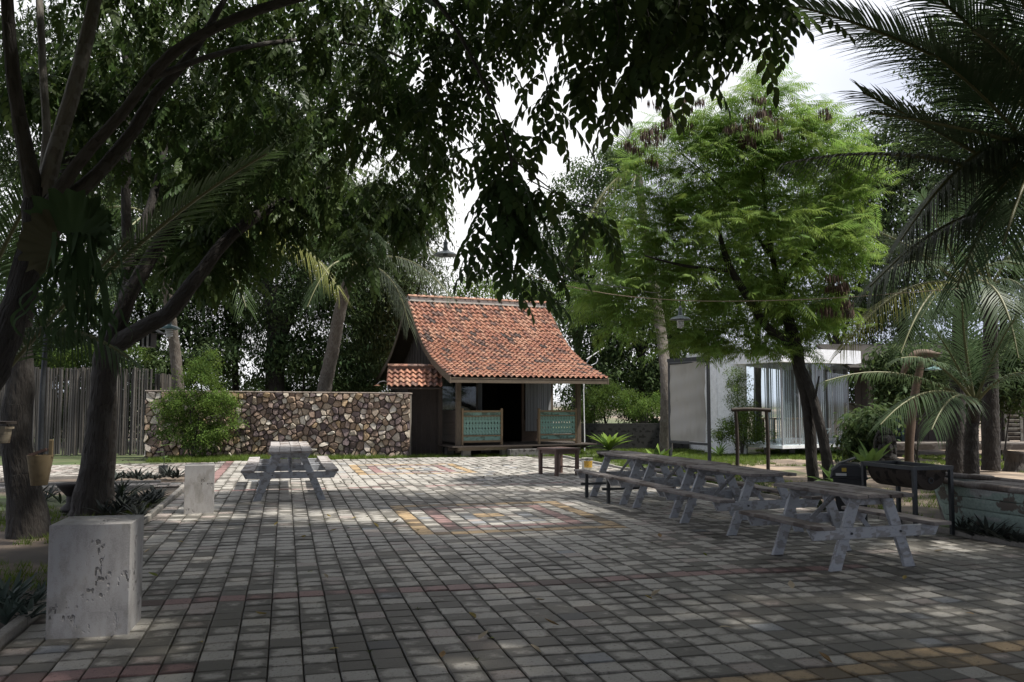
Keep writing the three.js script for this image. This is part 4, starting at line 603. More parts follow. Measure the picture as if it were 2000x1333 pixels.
function scatter(name, geo, material, parent, items, colorFn, seed = 1) { // items: [pos, euler(x,y,z), scale]
  const m = new THREE.InstancedMesh(geo, material, items.length), mt = new THREE.Matrix4(), R = rng(seed), c = new THREE.Color();
  items.forEach(([p, rx, ry, rz, s], i) => { m.setMatrixAt(i, mt.compose(p, QQ.setFromEuler(EE.set(rx, ry, rz, 'YZX')), V(s, s, s))); const k = colorFn ? colorFn(R, p) : [1, 1, 1]; m.setColorAt(i, c.setRGB(...k)); });
  m.name = name; m.userData.kind = 'stuff'; m.castShadow = m.receiveShadow = true; parent.add(m); return m;
}
const tint = (R, amt = 0.5) => { const k = 1 - amt / 2 + R() * amt, y = R() * 0.25; return [k * (1 + y), k, k * (1 - y * 0.6)]; };
// leaves gathered in clumps inside a set of ellipsoids: [px, py, z, rx px, ry px, n]
function clumped(blobs, seed, clumpR, per, droop, origin, sMin = 0.8, sMax = 1.3, dzScale = 1, flat = 0.7) {
  const R = rng(seed), out = [], gs = () => (R() + R() + R() - 1.5) / 1.5;
  for (const [px, py, z, rx, ry, n, dz0] of blobs) { const k = z / F, dz = dz0 ?? Math.max(rx, ry) * k * 0.9 * dzScale; for (let c = 0; c < n / per; c++) { let u, v, w; do { u = R() * 2 - 1; v = R() * 2 - 1; w = R() * 2 - 1; } while (u * u + v * v + w * w > 1); const zz = z + w * dz, q = D(px + u * rx, py + v * ry, z).multiplyScalar(1); const ctr = V(q.x, q.y, -zz); for (let i = 0; i < per; i++) out.push([V(ctr.x + gs() * clumpR, ctr.y + gs() * clumpR * flat, ctr.z + gs() * clumpR).sub(origin), (R() - 0.5) * 0.8, R() * 6.283, -droop + (R() - 0.5) * 1.0, sMin + R() * (sMax - sMin)]); } }
  return out;
}
// ---------------------------------------------------------------- palm fronds
function frondGeo(base, tip, bow, leafLen, n, droop, seed, wid = 0.028, fall = V(0, -1, 0)) {
  const R = rng(seed), mid = base.clone().lerp(tip, 0.5).add(bow), c = new THREE.QuadraticBezierCurve3(base, mid, tip), L = c.getLength(), list = [], rach = [];
  for (let i = 0; i <= 6; i++) rach.push(c.getPoint(i / 6));
  for (let i = 0; i < n; i++) for (const s of [-1, 1]) {
    const t = 0.16 + 0.84 * (i + R() * 0.6) / n, p = c.getPoint(Math.min(1, t)), T0 = c.getTangent(Math.min(1, t)), side = T0.clone().cross(V(0, 1, 0)).normalize().multiplyScalar(s);
    const len = leafLen * (0.45 + 0.55 * Math.sin(Math.PI * Math.pow(Math.min(1, t), 0.7))) * (0.85 + R() * 0.3), fwd = 0.45 + 0.9 * t, d0 = side.clone().addScaledVector(T0, fwd).addScaledVector(V(0, 1, 0), 0.12 + (R() - 0.5) * 0.15).normalize();
    const pts = [p]; const dr = droop * (0.7 + R() * 0.6); for (let k = 1; k <= 3; k++) { const f = k / 3; pts.push(p.clone().addScaledVector(d0, len * f).addScaledVector(fall, len * dr * f * f)); }
    const w = [wid * 0.5, wid * 0.75, wid * 0.55, 0.002], pos = [], idx = []; const wd = T0.clone().cross(d0).cross(d0).normalize(), nn = d0.clone().cross(wd).normalize();
    for (let k = 0; k < 4; k++) { const a = pts[k].clone().addScaledVector(wd, w[k] * 0.5), b = pts[k].clone().addScaledVector(wd, -w[k] * 0.5); pos.push(a.x, a.y, a.z, b.x, b.y, b.z); if (k) { const o = k * 2; idx.push(o - 2, o - 1, o, o - 1, o + 1, o); } }
    list.push(geoFrom(pos, idx));
  }
  return { leaflets: merge(list), rachis: tube(rach, [0.035, 0.012], 12, 6), L };
}
const palmM = { dark: leafMat([0.08, 0.125, 0.06], 0.4, 0.38), mid: leafMat([0.06, 0.10, 0.03], 0.4, 0.4), yellow: leafMat([0.20, 0.21, 0.045], 0.45, 0.45), grey: leafMat([0.085, 0.105, 0.065], 0.25, 0.35), dry: leafMat([0.16, 0.11, 0.06], 0.2, 0.8) };
const rachisM = mat([0.16, 0.16, 0.07], 0.5);
function palm(name, label, trunkPts, radii, fronds, seed, barkM = M.palmBark) {
  const o = trunkPts[0].clone(), g = thing(name, label, 'palm tree', o, 0);
  mesh('trunk', tube(trunkPts.map(p => p.clone().sub(o)), radii, 60, 10, 0.06, seed, 0.07), barkM, g);
  fronds.forEach(([b, t, bow, ll, n, dr, m], i) => { const f = frondGeo(b.clone().sub(o), t.clone().sub(o), bow, ll, n, dr, seed * 50 + i, 0.029); const fr = mesh('frond', f.leaflets, palmM[m], g); mesh('stalk', f.rachis, rachisM, fr); });
  return g;
}
// tapered limbs given as [px, py, z] lists
const pts3 = l => l.map(([x, y, z]) => D(x, y, z));
// ---------------------------------------------------------------- near left trees with the overhanging canopy
{
  const broad = leafMat([0.056, 0.102, 0.03], 0.42, 0.42), rL = rng(900);
  // spreading tree whose trunk leans in from the left edge
  const base = V(D(-190, 800, 7.6).x, 0, -7.6), A = thing('spreading_tree', 'near spreading tree with leaning trunk and leaves hanging over the plaza', 'tree', base), rel = l => pts3(l).map(p => p.sub(base));
  mesh('trunk', tube([V(0, -0.1, 0), V(0.08, 0.7, 0), ...rel([[-60, 800, 7.6], [0, 690, 7.8], [45, 560, 8], [70, 450, 8], [75, 370, 8]])], [0.26, 0.19, 0.17, 0.15, 0.13, 0.12, 0.12, 0.13], 40, 12, 0.2, 3), M.darkBark, A);
  const limb = (l, r, m = M.bark, s = 1) => mesh('limb', tube(rel(l), r, 30, 9, 0.08, s), m, A);
  limb([[70, 400, 8], [50, 300, 7.8], [25, 150, 7.6], [10, -40, 7.4]], [0.092, 0.066, 0.059, 0.046], M.bark, 4);
  limb([[80, 400, 8.1], [90, 280, 8.3], [82, 120, 8.5], [74, -40, 8.7]], [0.053, 0.040, 0.036, 0.033], M.paleBark, 5);
  limb([[80, 410, 8], [105, 300, 8], [140, 190, 8], [185, 0, 8], [200, -90, 8]], [0.086, 0.076, 0.069, 0.066, 0.053], M.paleBark, 6);
  limb([[90, 410, 7.9], [160, 310, 7.9], [240, 220, 7.8], [330, 110, 7.6], [450, 40, 7.4], [600, -10, 7.1], [800, -60, 6.8], [1000, -90, 6.4], [1250, -90, 6.0], [1480, -60, 5.6]], [0.066, 0.053, 0.050, 0.045, 0.040, 0.033, 0.030, 0.023, 0.017, 0.008], M.bark, 7);
  limb([[100, 420, 8], [190, 340, 8.1], [250, 270, 8.2], [300, 190, 8.3], [370, 110, 8.5], [450, -20, 8.8]], [0.079, 0.066, 0.059, 0.053, 0.040, 0.026], M.bark, 8);
  limb([[300, 150, 7.7], [410, 110, 8.2], [520, 85, 9], [640, 80, 10], [780, 110, 10.5], [880, 190, 10.5]], [0.033, 0.026, 0.023, 0.020, 0.017, 0.008], M.bark, 9);
  limb([[800, -60, 6.8], [880, 40, 6.6], [930, 130, 6.4], [965, 210, 6.2], [1000, 330, 6.0], [990, 430, 6.0], [978, 500, 5.9]], [0.023, 0.018, 0.015, 0.011, 0.008, 0.006, 0.003], M.bark, 10);
  limb([[1000, 310, 6.05], [1050, 350, 6.1], [1110, 390, 6.2], [1180, 410, 6.2]], [0.007, 0.005, 0.004, 0.002], M.bark, 11);
  // individually modelled hanging leaves
  const strands = [ // polylines along which the leaves hang
    [[1000, 310, 6.0], [992, 420, 6.0], [978, 500, 5.9]], [[960, 220, 6.2], [985, 330, 6.1], [1030, 430, 6.1], [1040, 480, 6.1]], [[985, 300, 6.1], [960, 390, 6.1], [955, 450, 6.1]], [[1030, 350, 6.1], [1110, 390, 6.2], [1185, 415, 6.2]],
    [[1090, -20, 5.7], [1130, 60, 5.6], [1150, 130, 5.6], [1160, 170, 5.5]], [[1250, -30, 5.6], [1270, 60, 5.5], [1250, 130, 5.5]], [[1370, -30, 5.4], [1380, 60, 5.3], [1330, 150, 5.3]], [[1450, -30, 5.3], [1470, 50, 5.2], [1490, 110, 5.2]], [[1330, -20, 5.5], [1310, 80, 5.4], [1220, 160, 5.4]], [[1190, -20, 5.6], [1210, 50, 5.6], [1190, 120, 5.5]], [[1480, -20, 5.2], [1500, 10, 5.2]], [[1100, 100, 5.7], [1105, 160, 5.7]], [[1060, 130, 5.9], [1090, 230, 5.9]],
  ];
  let n = 0; const twig = new THREE.Group(); const extra = [];
  for (const s of strands) { const c = new THREE.CatmullRomCurve3(pts3(s).map(p => p.sub(base))), L = c.getLength(); mesh('twig', tube(c.getPoints(8), [0.005, 0.0025], 10, 4), M.bark, A);
    for (let d = 0.03; d < L; d += 0.085) { const p = c.getPointAt(d / L), ry = rL() * 6.283, rz = -0.75 + (rL() - 0.5) * 0.7, rx = (rL() - 0.5) * 0.6, sc = 0.85 + rL() * 0.3;
      const root = new THREE.Matrix4().compose(p, new THREE.Quaternion().setFromEuler(new THREE.Euler(rx, ry, rz, 'YZX')), V(sc, sc, sc));
      if (n + 10 <= 300 && rL() < 0.75) { for (const [q, a, b, cc, k] of compoundSlots) { const m = mesh('leaf', nearLeaf, broad, A); new THREE.Matrix4().compose(q, new THREE.Quaternion().setFromEuler(new THREE.Euler(a, b, cc, 'YZX')), V(k, k, k)).premultiply(root).decompose(m.position, m.quaternion, m.scale); n++; } }
      else extra.push([p, rx, ry, rz, sc]); if (rL() < 0.7) extra.push([p.clone().add(V((rL() - 0.5) * 0.12, (rL() - 0.5) * 0.12, (rL() - 0.5) * 0.15)), rx, ry + 2, rz, sc]); } }
  const blobs = [ // seen canopy
    [420, 20, 10, 190, 80, 150], [600, 50, 10, 160, 110, 140], [760, 70, 9.5, 160, 120, 150], [890, 40, 9.5, 120, 90, 130], [1030, 10, 8.5, 110, 60, 80], [1160, -20, 7, 110, 40, 50], [1300, -20, 6, 110, 45, 50], [1430, -30, 5.7, 90, 40, 36],
    [680, 210, 10.5, 150, 90, 160], [520, 170, 11, 120, 100, 130], [830, 200, 9.5, 100, 80, 100], [920, 130, 9, 60, 50, 35], [760, 310, 11, 110, 70, 150], [620, 320, 11.5, 100, 70, 140], [840, 280, 10, 40, 50, 30], [985, 270, 6.6, 30, 50, 10], [985, 400, 6.2, 22, 80, 10], [1000, 500, 6.2, 24, 40, 8], [470, 320, 12, 100, 90, 200], [700, 490, 12.5, 50, 45, 70], [360, 170, 11, 100, 100, 120], [230, 20, 10, 120, 70, 90]];
  const gaps = [[V(-2.45, 0.5, -5.8), 0.36], [V(-4.3, 0.4, -11.9), 0.6]], inGap = q => gaps.some(([o, r]) => { const d = q.clone().sub(o); return d.sub(SUN.clone().multiplyScalar(d.dot(SUN))).length() < r; });  // openings left in the foliage towards the sun, to light the two stone blocks
  const items = clumped(blobs, 31, 0.42, 5, 0.6, base, 0.8, 1.2, 1).filter(a => !inGap(a[0].clone().add(base))).concat(extra);
  scatter('foliage', compound, broad, A, items, R => tint(R, 0.6), 5);
  // unseen foliage out of view overhead, placed to shade the paving and tables
  const R = rng(71), up = []; const clumps = []; for (let i = 0; i < 4200; i++) { const z = -5 + R() * 19, x = -9 + R() * 20, top = EYE + 0.5 * Math.max(3.5, z) + 0.9, y = top + R() * 2.4; const k = vnoise(x * 0.55 + 40, z * 0.55, 97, 7); const want = 0.2 + 0.36 * sstep(6.5, 10, z) * sstep(7, 4, x) + 0.16 * sstep(1, 4, x) * sstep(4, 6, z); if (k < want && R() < 0.88) continue; const q = V(x, y, -z); if (gaps.some(([o, r]) => { const d = q.clone().sub(o); return d.sub(SUN.clone().multiplyScalar(d.dot(SUN))).length() < r + 0.18; })) continue; clumps.push(q); }
  for (let i = 0; i < 290; i++) { const z = 4 + R() * 13, x = 0.64 * z + 0.5 + R() * 4.5, y = 3.8 + R() * 4.2; if (vnoise(x * 0.7 + 10, z * 0.7, 97, 9) < 0.3 || (z > 8.2 && z < 11 && y > 5)) continue; clumps.push(V(x, y, -z)); }  // clumps out of view beyond the right edge, placed to shade the picnic tables
  for (const c of clumps) for (let i = 0; i < 12; i++) up.push([V(c.x + (R() + R() - 1) * 0.55, c.y + (R() + R() - 1) * 0.4, c.z + (R() + R() - 1) * 0.55).sub(base), (R() - 0.5) * 0.8, R() * 6.283, -0.5 + (R() - 0.5), 1.1 + R() * 0.6]);
  scatter('unseen_shade_foliage', compound, broad, A, up, q => tint(q, 0.6), 6);
  for (let i = 0; i < 9; i++) { const p = V(-5 + i * 0.9, 5.2 + 0.4 * (i % 3), -5 - (i * 2.3) % 7).sub(base), e = p.clone().add(V(1.5 * Math.cos(i * 2), 1.6, 1.4 * Math.sin(i * 2.4))); if (EYE + 0.5 * -(p.z + base.z) + 0.3 > p.y) { p.y = EYE + 0.5 * -(p.z + base.z) + 0.6; e.y = p.y + 1.3; } mesh('limb', tube([p, p.clone().lerp(e, 0.5).add(V(0, 0.2, 0)), e], [0.05, 0.035, 0.015], 8, 6), M.bark, A); }  // unseen limbs out of view among the shading foliage
  // dark straight trunk in front of the bucket
  const bB = G(52, 1043), B = thing('garden_tree', 'thick dark tree trunk standing behind the large stone block', 'tree', bB), relB = l => pts3(l).map(p => p.sub(bB));
  mesh('trunk', tube([V(0.02, -0.1, 0), V(0, 0.15, 0), ...relB([[42, 950, 10.3], [32, 860, 10.3], [40, 740, 10.4], [42, 640, 10.5], [60, 540, 10.6], [110, 430, 10.7], [140, 300, 10.8]])], [0.26, 0.19, 0.17, 0.165, 0.13, 0.12, 0.11, 0.1, 0.09, 0.08], 44, 12, 0.14, 13), M.darkBark, B);
  scatter('foliage', compound, broad, B, clumped([[150, 230, 11, 130, 120, 160], [60, 150, 11, 110, 120, 150], [250, 130, 11, 100, 90, 120]], 37, 0.35, 7, 0.6, bB, 0.9, 1.3), q => tint(q, 0.6), 8);
  // forked leaning tree
  const bC = G(172, 1003), C = thing('garden_tree', 'dark forked tree leaning right over the flower bed', 'tree', bC), relC = l => pts3(l).map(p => p.sub(bC)), limbC = (l, r, s) => mesh('limb', tube(relC(l), r, 30, 9, 0.1, s), M.darkBark, C);
  mesh('trunk', tube([V(-0.03, -0.1, 0), V(0, 0.12, 0), ...relC([[182, 920, 12.2], [190, 840, 12.2], [200, 760, 12.2], [208, 700, 12.2], [222, 640, 12.2]])], [0.28, 0.2, 0.165, 0.155, 0.155, 0.17, 0.16], 40, 12, 0.18, 17), M.darkBark, C);
  mesh('pale_trunk', tube([V(0.2, -0.1, -0.12), ...relC([[205, 950, 12.4], [212, 860, 12.4], [216, 760, 12.4]])], [0.13, 0.12, 0.1, 0.08], 20, 9, 0.08, 18), M.palmBark, C);
  limbC([[215, 690, 12.2], [245, 590, 12.2], [290, 510, 12.3], [345, 420, 12.5], [420, 330, 12.8], [500, 260, 13.2]], [0.14, 0.115, 0.095, 0.08, 0.06, 0.04], 19);
  limbC([[215, 680, 12.2], [280, 640, 12], [330, 610, 11.9], [390, 535, 11.9], [450, 462, 12], [540, 400, 12.3], [660, 360, 12.8]], [0.14, 0.115, 0.105, 0.09, 0.075, 0.055, 0.03], 20);
  limbC([[240, 600, 12.2], [262, 500, 12.6], [300, 380, 13], [330, 250, 13.5]], [0.1, 0.08, 0.06, 0.04], 21);
  limbC([[252, 585, 12.25], [246, 430, 12.3], [246, 250, 12.3], [245, 110, 12.3], [215, 20, 12.3]], [0.075, 0.07, 0.065, 0.06, 0.045], 22);
  scatter('foliage', compound, broad, C, clumped([[470, 410, 13, 110, 70, 170], [600, 370, 13, 110, 60, 170], [400, 330, 13.5, 120, 90, 240], [520, 260, 13.5, 140, 90, 260], [700, 400, 13.5, 80, 55, 110], [330, 460, 13.2, 90, 60, 110], [785, 390, 13.5, 60, 50, 70], [410, 510, 13, 70, 50, 80]], 41, 0.42, 8, 0.7, bC, 1.0, 1.5), q => tint(q, 0.6), 9);
  scatter('fine_foliage', clusterB, leafMat([0.05, 0.085, 0.034], 0.35, 0.6), C, clumped([[100, 120, 15.5, 140, 120, 260], [280, 150, 15.5, 140, 130, 300], [60, 300, 15.5, 120, 80, 170], [430, 120, 15.5, 140, 110, 220], [560, 210, 15.5, 110, 90, 150], [210, 320, 15.5, 110, 70, 160], [680, 130, 15.5, 120, 90, 120], [360, 300, 15.5, 100, 80, 140]], 43, 0.4, 4, 0.3, bC, 0.7, 1.1), q => tint(q, 0.6), 10);
}
// ---------------------------------------------------------------- staghorn fern, hanging bucket, small lantern box
{
  const o = D(130, 470, 7.75), g = thing('staghorn_fern', 'big staghorn fern with forked hanging fronds on the leaning trunk', 'fern', o), m1 = leafMat([0.05, 0.085, 0.035], 0.25, 0.6), m2 = leafMat([0.09, 0.085, 0.05], 0.2, 0.7), R = rng(55);
  const shield = (cx, cy, r, a0, a1, m) => { const pos = [0, 0, 0], idx = [], uv = [0, 0], n = 22; for (let k = 1; k <= 4; k++) for (let i = 0; i <= n; i++) { const a = lerp(a0, a1, i / n), q = k / 4, rr = r * q * (k === 4 ? 1 + 0.09 * Math.sin(i * 2.1) + 0.05 * Math.sin(i * 4.7) : 1); pos.push(Math.cos(a) * rr, Math.sin(a) * rr, 0.14 * q * q + (k > 2 ? 0.03 * Math.sin(i * 1.7) : 0)); uv.push(i / n, q); } for (let i = 0; i < n; i++) { idx.push(0, i + 1, i + 2); for (let k = 0; k < 3; k++) { const a = 1 + k * (n + 1) + i, b = a + n + 1; idx.push(a, b, a + 1, b, b + 1, a + 1); } } const s = mesh('shield_frond', geoFrom(pos, idx, uv), m, g); s.position.set(cx, cy, 0.05); return s; };
  shield(0.08, 0.0, 0.42, 0.1, 2.6, m1); shield(-0.03, -0.06, 0.3, 1.7, 4.4, m2); shield(0.16, 0.02, 0.34, -0.5, 1.3, m1);
  const strap = (x, y, l, w, out, twist) => { const pos = [], idx = [], n = 10; for (let i = 0; i <= n; i++) { const t = i / n, px = x + out * Math.sin(t * 2.2) * 0.3, py = y + 0.12 * Math.sin(Math.min(1, t * 3) * Math.PI) - l * Math.pow(t, 1.3), ww = w * (0.35 + 0.9 * Math.sin(Math.PI * Math.min(1, t * 0.9 + 0.1))), a = twist * t; pos.push(px - Math.cos(a) * ww / 2, py, 0.1 + 0.2 * Math.sin(t * 2.5) - Math.sin(a) * ww / 2, px + Math.cos(a) * ww / 2, py, 0.1 + 0.2 * Math.sin(t * 2.5) + Math.sin(a) * ww / 2); if (i) { const k = i * 2; idx.push(k - 2, k - 1, k, k - 1, k + 1, k); } } return geoFrom(pos, idx); };
  for (let i = 0; i < 16; i++) { const x = -0.1 + R() * 0.45, l = 0.3 + R() * 0.65, out = (R() - 0.4) * 2.2; const a = strap(x, -0.1 + R() * 0.1, l, 0.028 + R() * 0.035, out, (R() - 0.5) * 5), f = []; f.push(a); for (let k = 0; k < 3; k++) f.push(strap(x + out * 0.27, -0.08 - l * 0.7, 0.16 + R() * 0.2, 0.028, (k - 1) * 0.9, (R() - 0.5) * 4)); mesh('forked_frond', merge(f), m1, g); }
  const bo = D(76, 948, 9.7), b = thing('hanging_bucket', 'tapered wooden planter bucket hung beside the dark trunk', 'planter', bo), bw = mat([0.22, 0.165, 0.09], 0.8, { map: T.grain });
  const pl = lathe([[0, 0], [0.085, 0], [0.135, 0.33], [0.12, 0.33], [0.075, 0.03], [0, 0.03]], 18); mesh('tub', pl, bw, b); mesh('stave_handle', rbox(0.05, 0.2, 0.03, 0.012, 0.115, 0.4, 0), bw, b); mesh('wood_piece', box(0.2, 0.03, 0.06, -0.02, 0.36, 0, 0, 0, 0.35), M.redWood, b); mesh('hanger', tube([V(0, 0.33, 0), V(-0.02, 1.1, -0.03), V(0.0, 1.9, -0.05)], [0.03, 0.03, 0.028], 10, 7), M.steel, b);
  const lo = D(-2, 866, 9.3), l = thing('lattice_pot', 'cream pot with diamond pattern hanging at the left tree', 'pot', lo), lm = mat([0.33, 0.28, 0.2], 0.8, { map: T.weathered });
  mesh('body', prism([[-0.075, 0], [0.075, 0], [0.095, 0.16], [-0.095, 0.16]], 0.15, 0.01), lm, l); mesh('rim', box(0.21, 0.03, 0.17, 0, 0.165, 0), lm, l); mesh('cover', box(0.24, 0.03, 0.2, 0, 0.215, 0), M.darkWood, l); for (const x of [-0.08, 0.08]) mesh('strut', box(0.015, 0.04, 0.015, x, 0.19, 0), M.darkWood, l); for (let r = 0; r < 3; r++) for (let c = 0; c < 3; c++) mesh('diamond', box(0.018, 0.018, 0.006, (c - 1) * 0.032 + (r % 2) * 0.016 - 0.008, 0.05 + r * 0.028, 0.076, 0, 0, Math.PI / 4), M.darkWood, l); mesh('hook', tube([V(0, 0.22, 0), V(-0.08, 0.8, -0.02), V(-0.2, 1.4, 0.0)], [0.006, 0.006], 6, 5), M.cable, l);
  const ho = D(288, 662, 12.4), h = thing('bird_house', 'small striped bird house with tin roof in the forked tree', 'bird house', ho); for (let i = 0; i < 5; i++) mesh('wall_slat', box(0.028, 0.2, 0.2, -0.06 + i * 0.033, -0.02, 0), i % 2 ? M.white : M.steel, h); mesh('roof', prism([[-0.2, 0.06], [0, 0.17], [0.2, 0.06], [0.2, 0.08], [0, 0.19], [-0.2, 0.08]], 0.3), M.steel, h); mesh('hook', tube([V(0, 0.18, 0), V(0.02, 0.4, 0)], [0.006, 0.006], 3, 5), M.cable, h);
}
// ---------------------------------------------------------------- palms
{
  const fr = (b, t, bow, ll, n, dr, m) => [D(...b), D(...t), V(...bow), ll, n, dr, m];
  // left, behind the forked tree
  const P1 = D(347, 745, 26.6), hub1 = [300, 420, 25];
  palm('coconut_palm', 'coconut palm with ringed trunk behind the hanging lamp, left side', [V(P1.x + 0.1, 0, -26.8), P1, D(338, 660, 26.4), D(325, 560, 25.8), D(...hub1)], [0.2, 0.17, 0.16, 0.15, 0.14], [
    fr(hub1, [520, 220, 23.5], [0, 0.8, 0], 1.2, 50, 0.25, 'mid'), fr([400, 470, 22], [662, 565, 21], [0.3, 1.6, 0], 1.1, 60, 0.55, 'yellow'), fr(hub1, [480, 600, 23], [0.5, 1.6, 0], 1.1, 50, 0.5, 'mid'), fr(hub1, [120, 300, 23], [0, 1.0, 0], 1.2, 48, 0.4, 'dark'), fr(hub1, [180, 600, 23], [0, 1.4, 0], 1.2, 48, 0.5, 'dark'), fr(hub1, [420, 120, 25.5], [0, 0.6, 0], 1.2, 44, 0.4, 'dark'), fr(hub1, [300, 80, 25], [-0.4, 0.3, 0], 1.2, 44, 0.4, 'dark'), fr(hub1, [60, 480, 24], [0, 1.2, 0], 1.2, 48, 0.5, 'mid')], 3);
  // near left palm whose trunk stands outside
  const hub2 = [-60, 700, 8.8];
  palm('coconut_palm', 'young coconut palm at the left edge with fronds crossing the trunks', [V(D(-150, 700, 8.9).x, 0, -8.9), D(-120, 800, 8.9), D(...hub2)], [0.2, 0.17, 0.14], [
    fr([150, 590, 8.9], [520, 300, 8.6], [0, 0.22, 0], 0.62, 60, 0.2, 'mid'), fr([-20, 760, 8.7], [250, 470, 8.5], [0, 0.1, 0], 0.7, 52, 0.5, 'mid'), fr([-60, 620, 8.8], [90, 330, 8.5], [0, 0.1, 0], 0.65, 46, 0.3, 'mid'), fr(hub2, [250, 700, 8.3], [0, 0.6, 0], 0.6, 44, 0.6, 'dark'), fr(hub2, [-40, 300, 9], [-0.1, 0.2, 0], 0.7, 44, 0.3, 'dark')], 5);
  // leaning palm behind the wall
  const hub3 = [690, 520, 26];
  palm('coconut_palm', 'slender leaning coconut palm trunk behind the stone wall', [V(D(622, 800, 27).x, 0, -27), D(632, 770, 26.8), D(650, 680, 26.5), D(668, 590, 26.2), D(...hub3)], [0.26, 0.22, 0.2, 0.18, 0.16], [
    fr(hub3, [880, 580, 24.5], [0.2, 1.3, 0], 1.0, 48, 0.5, 'grey'), fr(hub3, [860, 500, 25], [0, 1.2, 0], 1.0, 46, 0.5, 'grey'), fr(hub3, [560, 470, 25], [0, 1, 0], 1.0, 46, 0.5, 'mid'), fr(hub3, [600, 600, 24.6], [0, 1.2, 0], 0.9, 44, 0.6, 'mid'), fr(hub3, [760, 400, 26], [0.2, 0.6, 0], 1, 44, 0.4, 'mid'), fr(hub3, [800, 640, 25.4], [0.4, 1.2, 0], 0.9, 40, 0.6, 'grey'), fr(hub3, [660, 380, 26], [-0.2, 0.4, 0], 1, 40, 0.4, 'dark')], 7);
  // near right palm, trunk outside the picture
  const hub4 = [2080, 260, 9.6];
  palm('coconut_palm', 'tall coconut palm at the right with long fronds against the sky', [V(D(2210, 260, 9.8).x, 0, -9.8), D(2190, 700, 9.8), D(2150, 450, 9.7), D(...hub4)], [0.24, 0.2, 0.17, 0.15], [
    fr(hub4, [1560, 12, 9.2], [0, 0.35, 0], 0.95, 105, 0.18, 'dark'), fr([2120, 430, 9.6], [1685, 180, 9.4], [0, 0.1, 0], 0.8, 100, 0.25, 'dark'), fr([2120, 430, 9.6], [1535, 318, 9.0], [0.1, 0.7, 0], 0.62, 105, 0.6, 'grey'), fr([2120, 430, 9.6], [1830, 110, 8.8], [0, 0.3, 0], 0.9, 90, 0.35, 'dark'), fr([2120, 430, 9.6], [1700, 560, 9.2], [0, 0.9, 0], 0.8, 95, 0.6, 'grey'),  fr(hub4, [1960, -100, 8.2], [0, 0.2, 0], 0.9, 90, 0.4, 'dark'), fr(hub4, [1700, 60, 10.6], [0, 0.4, 0], 0.9, 95, 0.4, 'dark'), fr([2060, 300, 9.5], [1700, 220, 8.6], [0, 0.1, 0], 0.75, 60, 0.3, 'dark'), fr(hub4, [1760, -60, 9.4], [0, 0.3, 0], 0.9, 95, 0.3, 'dark'), fr(hub4, [1880, -140, 9.6], [0, 0.2, 0], 0.9, 54, 0.3, 'dark'), fr(hub4, [1760, 470, 9.3], [0, 0.8, 0], 0.75, 90, 0.6, 'grey'), fr(hub4, [1870, 560, 8.8], [0.1, 0.9, 0], 0.75, 56, 0.6, 'dark'), fr(hub4, [1900, 60, 8.6], [0, 0.3, 0], 0.85, 56, 0.4, 'dark'), fr(hub4, [1960, 480, 8.4], [0, 0.5, 0], 0.8, 50, 0.5, 'dark')], 9);
  // right clump with several trunks
  const mk = (lab, x0, z, hub, fl, seed, r = 0.2) => palm('coconut_palm', lab, [V(D(x0, 905, z).x, 0, -z), D(x0 + 1, 850, z), D((x0 + hub[0]) / 2, (850 + hub[1]) / 2, z), D(...hub)], [r * 1.15, r, r * 0.9, r * 0.8], fl, seed, M.darkBark);
  const h5 = [1880, 560, 17.8];
  mk('thick coconut palm trunk beside the lamp post, dense drooping fronds', 1866, 18.5, h5, [
    fr(h5, [1640, 690, 16.8], [0, 1.1, 0], 0.85, 50, 0.5, 'yellow'), fr(h5, [1670, 440, 17], [0, 0.4, 0], 0.9, 50, 0.4, 'grey'), fr(h5, [1700, 560, 16.5], [0, 1.0, 0], 0.9, 50, 0.5, 'dark'), fr(h5, [2060, 560, 17], [0, 1.0, 0], 0.9, 50, 0.5, 'dark'), fr(h5, [1990, 700, 16], [0.3, 1.2, 0], 0.9, 50, 0.5, 'dark'), fr(h5, [1800, 380, 17.6], [0, 0.3, 0], 0.9, 46, 0.4, 'dark'), fr(h5, [1960, 380, 17.4], [0, 0.3, 0], 0.9, 46, 0.4, 'dark'), fr(h5, [1760, 690, 16.2], [0, 1.0, 0], 0.9, 50, 0.6, 'dark')], 11, 0.17);
  const h6 = [1905, 790, 16.6];
  mk('short young coconut palm with low arching fronds near the barbecue', 1897, 17.2, h6, [
    fr(h6, [1612, 745, 15.8], [0, 0.7, 0], 0.62, 70, 0.45, 'mid'), fr(h6, [1760, 700, 15.8], [0, 0.6, 0], 0.7, 46, 0.5, 'dark'), fr(h6, [1720, 830, 15.4], [0, 0.8, 0], 0.65, 46, 0.6, 'dark'), fr(h6, [2040, 740, 15.6], [0, 0.6, 0], 0.7, 46, 0.5, 'dark'), fr(h6, [1880, 590, 16.2], [-0.1, 0.1, 0], 0.75, 46, 0.3, 'dark'), fr(h6, [1985, 620, 16], [0, 0.3, 0], 0.75, 46, 0.4, 'dark'), fr(h6, [1820, 840, 15.2], [0, 0.7, 0], 0.6, 40, 0.7, 'dark'), fr(h6, [1820, 640, 16.6], [0, 0.3, 0], 0.75, 46, 0.4, 'dark')], 13, 0.13);
  const h7 = [1935, 560, 19.5];
